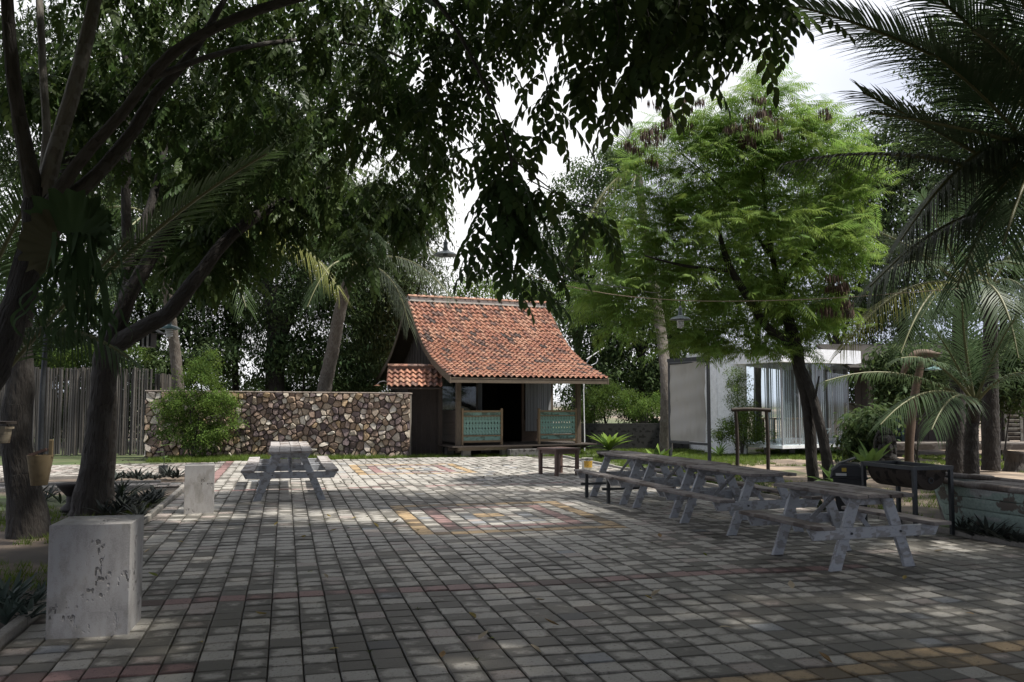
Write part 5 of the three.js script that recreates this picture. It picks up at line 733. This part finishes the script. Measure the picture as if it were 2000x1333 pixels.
  mk('leaning coconut palm trunk at the back of the right clump', 1935, 19.8, h7, [
    fr(h7, [1780, 470, 18.5], [0, 0.8, 0], 1, 46, 0.5, 'dark'), fr(h7, [2080, 420, 18.5], [0, 0.6, 0], 1, 46, 0.5, 'dark'), fr(h7, [1900, 330, 19], [0, 0.3, 0], 1, 46, 0.4, 'dark'), fr(h7, [2050, 640, 18.5], [0, 1, 0], 1, 46, 0.6, 'dark'), fr(h7, [1800, 620, 18.6], [0, 1, 0], 1, 46, 0.6, 'dark')], 15, 0.17);
  const h8 = [1245, 330, 30];
  palm('coconut_palm', 'far coconut palm with pale fronds rising beside the feathery tree', [V(D(1300, 860, 27).x, 0, -27), D(1302, 760, 27), D(1290, 640, 28), D(1260, 450, 29.5), D(...h8)], [0.2, 0.17, 0.16, 0.15, 0.14], [fr(h8, [1240, 250, 29.5], [-0.6, 0.2, 0], 1, 36, 0.3, 'mid'), fr(h8, [1110, 520, 29], [0, 1.6, 0], 1, 40, 0.5, 'yellow'), fr(h8, [1150, 600, 28.6], [0.6, 1.4, 0], 1, 40, 0.5, 'mid'), fr(h8, [1380, 420, 29], [0, 1.4, 0], 1, 40, 0.5, 'mid')], 17);
}
// ---------------------------------------------------------------- feathery tree
{
  const b = V(D(1590, 930, 16.6).x, 0, -16.6), g = thing('feathery_tree', 'bright green feathery leaved tree with two dark trunks and brown pods', 'tree', b), rel = l => pts3(l).map(p => p.sub(b)), limb = (l, r, s, n = 'limb') => mesh(n, tube(rel(l), r, 28, 9, 0.1, s), M.darkBark, g);
  mesh('trunk', tube([V(0.0, -0.1, 0), ...rel([[1586, 900, 16.6], [1580, 820, 16.6], [1568, 750, 16.6], [1556, 690, 16.7], [1545, 640, 16.8], [1520, 560, 17]])], [0.12, 0.105, 0.1, 0.1, 0.13, 0.11, 0.06], 36, 10, 0.12, 24), M.darkBark, g);
  limb([[1622, 940, 16.3], [1612, 880, 16.3], [1597, 810, 16.4], [1577, 745, 16.5], [1558, 700, 16.6]], [0.115, 0.1, 0.095, 0.085, 0.08], 25, 'trunk');
  limb([[1552, 680, 16.7], [1500, 640, 16.5], [1460, 580, 16.4], [1425, 520, 16.3], [1400, 440, 16.2]], [0.1, 0.085, 0.075, 0.065, 0.03], 26);
  limb([[1540, 620, 16.8], [1530, 560, 17], [1560, 510, 17], [1620, 460, 17], [1650, 400, 17]], [0.07, 0.05, 0.04, 0.03, 0.02], 27);
  limb([[1520, 560, 17], [1500, 450, 17], [1490, 330, 17], [1495, 180, 17]], [0.06, 0.045, 0.03, 0.015], 28); limb([[1590, 790, 16.4], [1600, 735, 16.3], [1578, 738, 16.4]].slice(0, 2), [0.03, 0.015], 29); limb([[1430, 530, 16.3], [1340, 520, 16], [1260, 500, 15.8]], [0.04, 0.03, 0.015], 30); limb([[1505, 500, 17], [1420, 380, 17], [1320, 290, 17]], [0.035, 0.025, 0.012], 33);
  const Z = 16.8, bl = [[1480, 260, 110, 100, 700], [1400, 320, 110, 90, 650], [1300, 360, 100, 80, 480], [1560, 320, 110, 100, 650], [1640, 320, 70, 70, 300], [1230, 470, 95, 70, 420], [1390, 450, 130, 100, 800], [1550, 470, 120, 100, 700], [1650, 450, 60, 90, 320], [1180, 560, 55, 55, 180], [1310, 560, 120, 70, 560], [1470, 580, 100, 60, 420], [1220, 620, 60, 40, 160], [1400, 645, 70, 40, 260], [1490, 165, 40, 60, 130], [1370, 240, 90, 50, 300], [1290, 260, 55, 40, 110], [1600, 600, 70, 60, 260], [1330, 660, 50, 25, 90], [1520, 660, 50, 30, 90], [1590, 240, 60, 40, 150], [1500, 130, 22, 35, 40], [1690, 360, 30, 50, 60], [1140, 600, 25, 25, 30], [1240, 290, 30, 25, 25], [1660, 250, 30, 30, 40], [1470, 675, 60, 25, 130], [1560, 685, 45, 18, 70], [1390, 685, 40, 18, 60]].map(([x, y, rx, ry, n]) => [x, y, Z, rx, ry, n * 1.0, Math.max(rx, ry) / F * Z * 1.0]);
  scatter('foliage', feather, leafMat([0.2, 0.34, 0.08], 0.5, 0.6), g, clumped(bl, 61, 0.4, 10, 0.2, b, 0.75, 1.4, 1, 0.42), R => tint(R, 0.5), 12);
  const pod = merge([0, 1, 2, 3, 4, 5, 6].map(i => place(leafGeo(0.17, 0.022, 0.1, 2, 0.1), V((hash(i, 1, 1) - 0.5) * 0.1, 0, (hash(i, 2, 1) - 0.5) * 0.1), 0, i * 0.9, -1.4 + (hash(i, 3, 1) - 0.5) * 0.5)));
  scatter('seed_pods', pod, mat([0.09, 0.055, 0.038], 0.8), g, clumped([[1330, 215, 16, 60, 30, 40, 0.5], [1500, 225, 15.8, 60, 40, 45, 0.5], [1260, 275, 15.8, 40, 35, 40, 0.4], [1460, 270, 15.6, 50, 40, 25, 0.4], [1640, 580, 16, 40, 50, 50, 0.4], [1600, 240, 16, 40, 30, 20, 0.4]], 62, 0.16, 5, 0, b, 0.9, 1.3).map(a => (a[1] = 0, a[3] = 0, a)), null, 13);
}
// ---------------------------------------------------------------- trees behind
{
  const dark = leafMat([0.062, 0.108, 0.04], 0.42, 0.6), olive = leafMat([0.075, 0.115, 0.048], 0.4, 0.6), fresh = leafMat([0.085, 0.15, 0.03], 0.4, 0.6);
  const tree = (label, px, z, tops, blobs, m, geo, seed, r = 0.16, bm = M.darkBark) => {
    const b = V(D(px, 850, z).x, 0, -z), g = thing('background_tree', label, 'tree', b, 0, 'trees behind the garden'), rel = ([x, y]) => D(x, y, z).sub(b);
    mesh('trunk', tube([V(0, -0.1, 0), rel([px + (tops[0][0] - px) * 0.3, 760]), rel([px + (tops[0][0] - px) * 0.6, 680]), rel(tops[0])], [r * 1.2, r, r * 0.9, r * 0.6], 20, 8, 0.1, seed), bm, g);
    tops.slice(1).forEach((t, i) => mesh('limb', tube([rel([px + (tops[0][0] - px) * 0.5, 700]), rel([(tops[0][0] + t[0]) / 2, (700 + t[1]) / 2]), rel(t)], [r * 0.55, r * 0.4, r * 0.2], 10, 6, 0.1, seed + i), bm, g));
    scatter('crown', geo, m, g, clumped(blobs.map(([x, y, rx, ry, n]) => [x, y, z, rx, ry, n]), seed, 0.62, 4, 0.2, b, 0.9, 1.6, 1), R => tint(R, 0.6), seed + 1);
  };
  tree('dark tree behind the bamboo fence at far left', 90, 30, [[90, 560], [40, 500], [160, 500]], [[70, 540, 120, 100, 380], [170, 600, 110, 70, 260], [40, 420, 130, 110, 380], [190, 450, 110, 110, 320], [20, 640, 60, 40, 60]], dark, clusterA, 101);
  tree('dark tree rising behind the bird house', 290, 31, [[300, 560], [240, 480], [370, 470]], [[290, 600, 110, 90, 360], [370, 520, 110, 100, 380], [260, 450, 120, 110, 380], [380, 660, 60, 60, 130], [330, 320, 140, 110, 380]], dark, clusterA, 103);
  tree('tree with thin trunks behind the green bush', 462, 33, [[455, 560], [420, 480], [520, 470]], [[440, 590, 90, 70, 300], [520, 520, 110, 90, 400], [470, 410, 130, 100, 420], [500, 650, 60, 40, 110], [420, 670, 40, 40, 60]], dark, clusterB, 105, 0.13);
  tree('thick trunked tree behind the middle of the stone wall', 535, 31, [[540, 560], [500, 430], [620, 450]], [[560, 600, 90, 70, 320], [640, 520, 110, 90, 420], [590, 410, 130, 100, 420], [560, 690, 50, 40, 90], [690, 620, 70, 80, 260]], dark, clusterB, 107, 0.36);
  tree('tree with twin stems behind the leaning palm', 700, 34, [[710, 560], [660, 470], [770, 450]], [[720, 600, 80, 90, 320], [740, 490, 100, 90, 380], [700, 380, 130, 90, 380], [660, 690, 50, 60, 120], [740, 710, 60, 50, 150]], olive, clusterB, 109, 0.14);
  tree('grey green slender leaved tree beside the house ridge', 760, 31, [[790, 560], [840, 450], [760, 430]], [[790, 560, 70, 80, 260], [810, 460, 60, 60, 150], [840, 420, 35, 45, 40], [770, 650, 55, 70, 150], [700, 740, 50, 30, 80], [850, 530, 25, 30, 20]], olive, clusterB, 111, 0.12);
  tree('dense dark tree behind the right end of the house roof', 1125, 36, [[1130, 480], [1080, 430], [1190, 380]], [[1140, 420, 90, 80, 360], [1190, 340, 75, 55, 220], [1090, 510, 70, 80, 260], [1180, 470, 90, 80, 300], [1120, 590, 80, 60, 240], [1210, 300, 40, 25, 60]], dark, clusterA, 113);
  tree('bushy tree behind the projection screen', 1255, 33, [[1250, 600], [1200, 560], [1310, 560]], [[1160, 640, 80, 70, 300], [1250, 680, 90, 60, 300], [1240, 580, 90, 70, 300], [1170, 730, 80, 50, 220], [1270, 750, 60, 40, 130], [1330, 640, 60, 60, 180]], dark, clusterA, 115);
  tree('light green small tree showing above the house ridge', 1010, 44, [[1010, 620], [960, 590]], [[1010, 570, 90, 30, 200], [930, 565, 40, 25, 70], [1060, 600, 50, 40, 120], [890, 580, 30, 18, 40]], fresh, clusterA, 117);
  tree('tall tree behind the pavilion roof', 1480, 35, [[1480, 600], [1420, 540], [1550, 560]], [[1460, 600, 110, 70, 320], [1570, 610, 90, 60, 260], [1540, 500, 120, 90, 360], [1400, 540, 100, 80, 280], [1400, 400, 100, 80, 300], [1500, 380, 110, 90, 330], [1600, 400, 90, 90, 260]], dark, clusterA, 119);
  tree('slim trunked tree behind the pavilion right corner', 1630, 32, [[1635, 560], [1690, 520], [1580, 540]], [[1660, 590, 80, 60, 220], [1700, 490, 90, 100, 330], [1640, 420, 90, 90, 280], [1720, 660, 60, 50, 130]], olive, clusterB, 121, 0.14);
  tree('tall dark tree behind the lamp post', 1760, 30, [[1770, 540], [1720, 430], [1850, 430]], [[1780, 560, 100, 90, 360], [1790, 430, 120, 100, 400], [1720, 330, 70, 110, 260], [1860, 330, 120, 110, 400], [1790, 700, 70, 50, 150], [1790, 270, 70, 60, 130]], dark, clusterA, 123);
  tree('dark tree behind the raised hut', 1960, 31, [[1960, 560], [1900, 450], [2040, 440]], [[1950, 580, 100, 100, 380], [1960, 430, 120, 120, 520], [1960, 250, 120, 140, 600], [1900, 120, 120, 100, 400], [1900, 700, 90, 60, 220], [2000, 720, 70, 50, 150]], dark, clusterA, 125);
  const bush = (label, px, z, blobs, m, geo, seed, group) => { const b = V(D(px, 850, z).x, 0, -z), g = thing('shrub', label, 'shrub', b, 0, group), R = rng(seed); for (let i = 0; i < 4; i++) mesh('stem', tube([V((R() - 0.5) * 0.2, -0.05, (R() - 0.5) * 0.2), D(blobs[i % blobs.length][0], blobs[i % blobs.length][1] + 10, z).sub(b).multiplyScalar(0.6), D(blobs[i % blobs.length][0], blobs[i % blobs.length][1], z).sub(b)], [0.025, 0.018, 0.008], 8, 5), M.bark, g); scatter('leaves', geo, m, g, clumped(blobs.map(([x, y, rx, ry, n]) => [x, y, z, rx, ry, n]), seed, 0.24, 6, 0.2, b, 0.8, 1.5, 1), q => tint(q, 0.5), seed); };
  const lime = leafMat([0.10, 0.18, 0.035], 0.4, 0.6);
  const under = (label, px, z, blobs, m, seed) => { const b = V(D(px, 850, z).x, 0, -z), g = thing('undergrowth_shrub', label, 'shrub', b, 0, 'undergrowth behind the garden'); mesh('stem', tube([V(0, -0.05, 0), V(0.05, 0.8, 0), D(blobs[0][0], blobs[0][1], z).sub(b)], [0.06, 0.05, 0.02], 8, 6), M.darkBark, g); scatter('leaves', clusterA, m, g, clumped(blobs.map(([x, y, rx, ry, n]) => [x, y, z, rx, ry, n, 1.2]), seed, 0.5, 4, 0.2, b, 0.9, 1.6, 1), q => tint(q, 0.6), seed); };
  under('dark leafy undergrowth close behind the wall shrub', 330, 30, [[330, 720, 60, 40, 150], [420, 700, 50, 40, 130], [270, 740, 50, 35, 100]], dark, 171); under('dark leafy undergrowth close behind the palm trunk', 580, 31, [[600, 690, 60, 45, 150], [680, 720, 50, 45, 140], [520, 720, 35, 30, 50]], dark, 173); under('dark leafy mass behind the fence corner', 150, 30.5, [[150, 690, 90, 50, 280], [60, 700, 80, 50, 240]], dark, 175);
  under('dark undergrowth behind the far left of the bamboo fence', 40, 33, [[40, 760, 80, 60, 260], [-30, 800, 60, 60, 120], [110, 800, 70, 50, 200]], dark, 151); under('dark undergrowth behind the right of the bamboo fence', 210, 34, [[210, 760, 80, 60, 240], [280, 800, 70, 60, 220], [150, 820, 60, 40, 120]], dark, 153);
  under('dark undergrowth behind the left half of the stone wall', 400, 36, [[390, 740, 70, 50, 220], [450, 780, 60, 40, 170]], dark, 155); under('dark undergrowth behind the middle of the stone wall', 600, 36, [[600, 740, 60, 45, 200], [530, 770, 50, 30, 110], [650, 780, 50, 30, 120]], dark, 157); under('dark undergrowth left of the house gable', 720, 36, [[720, 720, 60, 60, 260], [760, 660, 50, 60, 200], [690, 780, 50, 30, 110]], dark, 159);
  under('dark undergrowth right of the house', 1180, 38, [[1150, 740, 70, 50, 240], [1220, 760, 70, 50, 240], [1130, 800, 50, 40, 140]], dark, 161); under('dark undergrowth left of the white wall', 1290, 37, [[1290, 740, 60, 60, 240], [1330, 700, 40, 50, 140], [1260, 820, 50, 40, 140]], dark, 163); under('dark undergrowth between pavilion and hut', 1720, 34, [[1700, 740, 60, 50, 220], [1760, 720, 60, 60, 220], [1680, 800, 40, 30, 80]], dark, 165); under('dark undergrowth behind the raised hut roof', 1900, 34, [[1880, 740, 80, 60, 260], [1980, 720, 70, 70, 260]], dark, 167);
  bush('bright green leafy shrub growing against the stone wall', 380, 23.9, [[395, 740, 40, 35, 150], [370, 790, 45, 35, 200], [420, 790, 40, 25, 150], [350, 830, 40, 35, 180], [395, 850, 45, 30, 190], [430, 840, 30, 22, 90], [325, 800, 25, 20, 60], [385, 715, 22, 20, 40], [440, 775, 25, 14, 50], [340, 770, 20, 14, 36], [455, 825, 18, 12, 24], [318, 845, 18, 14, 26], [410, 700, 14, 16, 20]], lime, clusterS, 131);
  bush('climbing vine with small leaves on the white wall', 1445, 25.9, [[1440, 740, 18, 30, 90], [1450, 790, 22, 30, 110], [1460, 830, 40, 25, 130], [1425, 830, 25, 15, 60], [1490, 850, 30, 18, 70], [1440, 855, 40, 15, 80], [1405, 845, 20, 12, 30]], leafMat([0.10, 0.17, 0.035], 0.4, 0.5), clusterS, 133);
  bush('dark low shrub behind the house corner post', 1165, 30, [[1160, 790, 40, 35, 160], [1200, 780, 40, 35, 160], [1130, 810, 25, 30, 80]], fresh, clusterS, 135); bush('leafy shrub behind the low garden wall', 1265, 30, [[1265, 800, 45, 25, 180], [1230, 790, 35, 25, 110], [1300, 790, 30, 25, 90]], lime, clusterS, 137);
  bush('pale shrub showing above the bamboo fence', 245, 29, [[240, 690, 60, 30, 180], [130, 700, 50, 20, 130], [170, 690, 40, 20, 80]], fresh, clusterS, 139);
  bush('tall dark shrub in front of the raised hut near the lamp post', 1790, 22.5, [[1760, 770, 40, 50, 130], [1800, 730, 50, 50, 150], [1740, 720, 35, 35, 80]], dark, clusterA, 143); bush('tall dark shrub in front of the raised hut between the palms', 1950, 23.5, [[1930, 770, 50, 50, 150], [1985, 750, 50, 60, 160], [1900, 720, 50, 40, 110], [1960, 690, 60, 40, 120]], dark, clusterA, 145);
  bush('broad leaved bush by the stone statue', 1690, 20.5, [[1690, 850, 30, 40, 120], [1675, 875, 20, 20, 50], [1705, 830, 25, 25, 70]], dark, clusterA, 141);
}
// ---------------------------------------------------------------- ferns, beds and small plants
function rosette(n, len, wid, lift, curl, seed) { const R = rng(seed), a = []; for (let i = 0; i < n; i++) { const l = len * (0.7 + R() * 0.4), g = leafGeo(l, wid * (0.8 + R() * 0.4), 0.35, 5, curl * (0.7 + R() * 0.6)); a.push(place(g, V(0, 0.01, 0), 0, i * 2.4 + R() * 0.6, lift + (R() - 0.5) * 0.7, 1)); } return a; }
{
  const fernM = leafMat([0.16, 0.25, 0.035], 0.4, 0.4), fernD = leafMat([0.07, 0.12, 0.03], 0.3, 0.5);
  const fern = (label, px, py, z, y0, s, seed, pot) => { const b = D(px, py, z); const g = thing('nest_fern', label, 'fern', V(b.x, 0, b.z)); if (pot) { mesh('pot', lathe([[0, 0], [0.26, 0], [0.36, 0.16], [0.38, 0.18], [0.33, 0.17], [0, 0.15]], 22), M.clayPot, g); } rosette(22, 0.75 * s, 0.14 * s, 0.85, 0.35, seed).forEach((q, i) => { const m = mesh('frond', q, i % 4 ? fernM : fernD, g); m.position.y = y0; }); };
  fern('bird nest fern in a wide black pot beside the house deck', 1190, 880, 24.5, 0.17, 1.05, 3, true); fern('bird nest fern on the lawn behind the picnic tables', 1283, 893, 19.9, 0.0, 1.0, 4, false);
  const leafy = (label, px, py, z, n, len, wid, lift, m, seed, name = 'strap_leaf_plant') => { const b = D(px, py, z), g = thing(name, label, 'plant', V(b.x, 0, b.z)); rosette(n, len, wid, lift, 0.3, seed).forEach(q => mesh('leaf', q, m, g)); return g; };
  leafy('spiky green plant at the foot of the white wall', 1405, 868, 25.2, 12, 0.6, 0.08, 0.8, fernD, 7); leafy('broad leaf plant between the two trunks of the feathery tree', 1628, 935, 15.8, 12, 0.6, 0.16, 0.9, fernD, 8); leafy('glossy leafy plant behind the trash bin', 1660, 930, 15.0, 14, 0.55, 0.13, 0.95, fernD, 9); leafy('tall broad leaf plant near the statue', 1700, 895, 19.2, 9, 0.9, 0.2, 1.1, fernD, 10); leafy('arching dark fern beside the forked tree', 235, 960, 13.2, 13, 0.75, 0.035, 0.75, leafMat([0.035, 0.055, 0.025], 0.2, 0.5), 11); leafy('dark fern at the foot of the path edge', 120, 930, 13.2, 9, 0.6, 0.035, 0.6, leafMat([0.03, 0.045, 0.022], 0.2, 0.5), 12);
  const yl = leafy('young plant with one large yellow leaf behind the boat', 1925, 950, 11.5, 5, 0.38, 0.1, 1.0, fernD, 13); mesh('yellow_leaf', place(leafGeo(0.3, 0.15, 0.2, 6, 0.5), V(0.05, 0.33, 0.05), 0, 0.2, -0.5), leafMat([0.5, 0.33, 0.03], 0.4, 0.5), yl).userData.label = 'yellow drooping leaf';
  // dark strappy bedding plants
  const purple = leafMat([0.035, 0.042, 0.036], 0.15, 0.45), teal = leafMat([0.06, 0.085, 0.07], 0.15, 0.45), shapes = [1, 2, 3].map(k => merge(rosette(15, 0.27, 0.038, 0.75, 0.2, 40 + k)));
  const bed = (name, label, group, spots, m, seed) => { const R = rng(seed); spots.forEach(([x, y]) => { const p = G(x, y), o = solo(name, shapes[Math.floor(R() * 3)], m, label, 'plant', p, R() * 6, group); const s = 0.8 + R() * 0.5; o.scale.set(s, s, s); }); };
  const R = rng(77), spots = (n, f) => Array.from({ length: n }, (_, i) => f(i / n, R(), R()));
  bed('bedding_plant', 'dark strappy bedding plant in the front flower bed', 'plants in the front flower bed', spots(26, (t, a, b) => { const y = 966 + a * 48, xr = 325 - (y - 966) * 1.15, x = xr - b * 95; return [x, y]; }), purple, 1);
  bed('bedding_plant', 'dark strappy bedding plant in the narrow bed by the path', 'plants in the narrow bed', spots(16, (t, a) => [215 + t * 140, 934 + a * 8]), purple, 2);
  bed('bedding_plant', 'grey green strappy plant behind the large stone block', 'plants by the large block', [[10, 1225], [35, 1200], [60, 1195], [75, 1175], [20, 1190], [-5, 1205], [55, 1215]], teal, 3);
  bed('bedding_plant', 'dark strappy plant at the foot of the tree trunks', 'plants under the trees', [[85, 985], [95, 975], [75, 972], [150, 975], [262, 1040], [270, 1020]], purple, 4);
  bed('bedding_plant', 'dark strappy plant along the kerb below the boat', 'plants below the boat', [[1880, 1045], [1905, 1052], [1930, 1056], [1955, 1060], [1980, 1066], [1996, 1068], [1895, 1040], [1945, 1050]], purple, 5);
  bed('bedding_plant', 'dark strappy plant behind the picnic benches', 'plants behind the benches', [[1440, 955], [1470, 962], [1500, 970], [1530, 975], [1555, 985], [1580, 990], [1610, 1000], [1420, 945], [1390, 935], [1360, 925], [1330, 918], [1590, 975]], leafMat([0.06, 0.08, 0.035], 0.2, 0.5), 6);
  const sp0 = G(318, 925), sap = thing('potted_sapling', 'small sapling in a black nursery bag on the path edge', 'sapling', sp0); mesh('nursery_bag', lathe([[0, 0], [0.09, 0], [0.1, 0.17], [0.085, 0.16], [0, 0.14]], 14), M.blackPlastic, sap); mesh('stem', tube([V(0, 0.1, 0), V(0.02, 0.3, 0), V(0.0, 0.6, 0)], [0.008, 0.005], 6, 5), M.bark, sap); rosette(7, 0.2, 0.09, 0.3, 0.3, 91).forEach((q, i) => { const m = mesh('leaf', q, fernD, sap); m.position.y = 0.3 + (i % 3) * 0.14; });
  const up = G(140, 1000), ur = thing('garden_urn', 'dark stone urn on a pedestal behind the forked trunk', 'urn', up); mesh('bowl', lathe([[0, 0.22], [0.08, 0.22], [0.2, 0.36], [0.22, 0.4], [0.18, 0.39], [0, 0.34]], 18), M.clayPot, ur); mesh('pedestal', lathe([[0, 0], [0.15, 0], [0.15, 0.06], [0.08, 0.12], [0.08, 0.22], [0, 0.22]], 14), M.clayPot, ur);
}
// ---------------------------------------------------------------- grass
{
  const blade = (() => { const a = [], R = rng(5); for (let i = 0; i < 9; i++) { const h = 0.035 + R() * 0.045, w = 0.006, an = R() * 6.28, x = (R() - 0.5) * 0.09, z = (R() - 0.5) * 0.09, dx = Math.cos(an) * h * 0.6, dz = Math.sin(an) * h * 0.6; a.push(geoFrom([x - w / 2, 0, z, x + w / 2, 0, z, x + dx, h, z + dz], [0, 1, 2])); } return merge(a); })();
  const gm = leafMat([0.10, 0.165, 0.03], 0.35, 0.6), items = [], R = rng(6);
  const field = (n, pick, ok, s = 1) => { for (let i = 0; i < n; i++) { const p = pick(); if (ok && !ok(p)) continue; items.push([V(p.x, -0.03, p.z), 0, R() * 6.28, 0, (0.7 + R() * 0.8) * s]); } };
  const noise = (p, f, s) => fbm((p.x + 36) / 72, (p.z + 56) / 72, f, 3, s);
  field(26000, () => V(0.8 + R() * 13.5, 0, -17 - R() * 12), p => { const [i, j] = toPav(p); if (i < 44 && j < 85.5) return false; const bare = p.z > -21.5 && p.x > 5.5 ? 0.60 : p.x > 9.5 ? 0.56 : 0.40; return noise(p, 30, 611) > bare; });
  field(5200, () => V(-9.6 + R() * 7.6, 0, -22.9 - R() * 1.75), p => { const [i, j] = toPav(p); return j > 85 || i < -34; }, 1.5);
  field(1500, () => V(-2.4 + R() * 5, 0, -23.0 - R() * 2.6), p => { const [i, j] = toPav(p); return j > 85.2; }, 1.2);
  field(4200, () => V(-9 + R() * 6.3, 0, -5 - R() * 9), p => { const [i] = toPav(p); return i < -4.2 && noise(p, 60, 613) > 0.46; }, 1.1);
  field(2200, () => V(2.5 + R() * 5, 0, -9 - R() * 8), p => { const [i] = toPav(p); return i > 44.2 && noise(p, 60, 614) > 0.5; }, 1.1);
  const m = scatter('lawn_grass', blade, gm, scene, items, (q) => tint(q, 0.7), 3); tag(m, 'short green grass over the lawn and beds', 'grass');
}
// ---------------------------------------------------------------- weeds in the joints
{
  const R = rng(19), a = [], tuft = merge([0, 1, 2, 3, 4, 5].map(i => place(leafGeo(0.028, 0.007, 0.2, 2, 0.3), V(0, 0, 0), 0, i * 1.05, 0.7)));
  for (let n = 0; n < 900; n++) { const i = Math.floor(-3 + R() * 46), j = -20 + R() * 104; if (vnoise(i * 0.22 + 30, j * 0.12 + 30, 97, 41) < 0.52) continue; const p = R() < 0.6 ? pavAt(i, j, -0.006) : pavAt(i + R(), Math.round(j), -0.006); a.push([p, 0, R() * 6.28, 0, 0.5 + R() * 0.9]); }
  const m = scatter('joint_weeds', tuft, leafMat([0.07, 0.095, 0.03], 0.3, 0.7), scene, a, q => tint(q, 0.6), 4); tag(m, 'tiny green weeds and moss in the joints of the paving', 'weeds');
}
// ---------------------------------------------------------------- fallen leaves
{
  const R = rng(88), shapes = [leafGeo(0.1, 0.05, 0.5, 4, -0.35), leafGeo(0.075, 0.045, 0.8, 3, -0.5), leafGeo(0.085, 0.03, 0.3, 4, 0.2)], ms = [leafMat([0.42, 0.33, 0.12], 0.2, 0.6), leafMat([0.3, 0.2, 0.1], 0.15, 0.7), leafMat([0.22, 0.25, 0.06], 0.2, 0.6), leafMat([0.5, 0.42, 0.3], 0.2, 0.7), leafMat([0.05, 0.04, 0.03], 0.1, 0.8)];
  const drop = (x, y, k, mi, lab, s = 1) => { const p = G(x, y, 0.012), o = solo('fallen_leaf', shapes[k], ms[mi], lab, 'leaf', p, R() * 6.28, lab === L0 ? 'pale leaves fallen on the paving' : 'dark specks of leaf on the sunlit paving'); o.rotation.z = (R() - 0.5) * 0.3; o.scale.setScalar(s); };
  const L0 = 'dry pale fallen leaf lying on the paving blocks', L1 = 'small dark shrivelled leaf on the sunlit paving';
  [[520, 1199, 0], [930, 1208, 0], [965, 1247, 2], [933, 1250, 3], [1057, 1275, 3], [663, 1267, 0], [862, 1285, 1], [1272, 1165, 3], [1403, 1226, 3], [1548, 1151, 3], [1627, 1296, 1], [1904, 1201, 1], [308, 1126, 2], [535, 1027, 0], [396, 1255, 0], [645, 1010, 0], [740, 1031, 0], [697, 1010, 0], [643, 1037, 0], [765, 1023, 3], [801, 1002, 3], [1064, 1171, 3], [1766, 1133, 0], [1804, 1129, 3], [1825, 1076, 3], [1380, 1086, 2], [665, 989, 0], [592, 1050, 0], [640, 1130, 3], [345, 1058, 0], [1093, 1222, 1], [280, 1080, 3], [375, 1017, 3], [1290, 1050, 1], [1275, 1170, 0], [610, 1117, 2]].forEach(([x, y, m], i) => drop(x, y, i % 3, m, L0, 0.8 + R() * 0.5));
  for (let i = 0; i < 46; i++) drop(640 + R() * 380, 898 + Math.pow(R(), 2) * 50, 1, 4, L1, 0.55 + R() * 0.4); for (let i = 0; i < 34; i++) drop(140 + R() * 300, 899 + R() * 18, 1, 4, L1, 0.6 + R() * 0.4);
}
renderer.render(scene, camera);
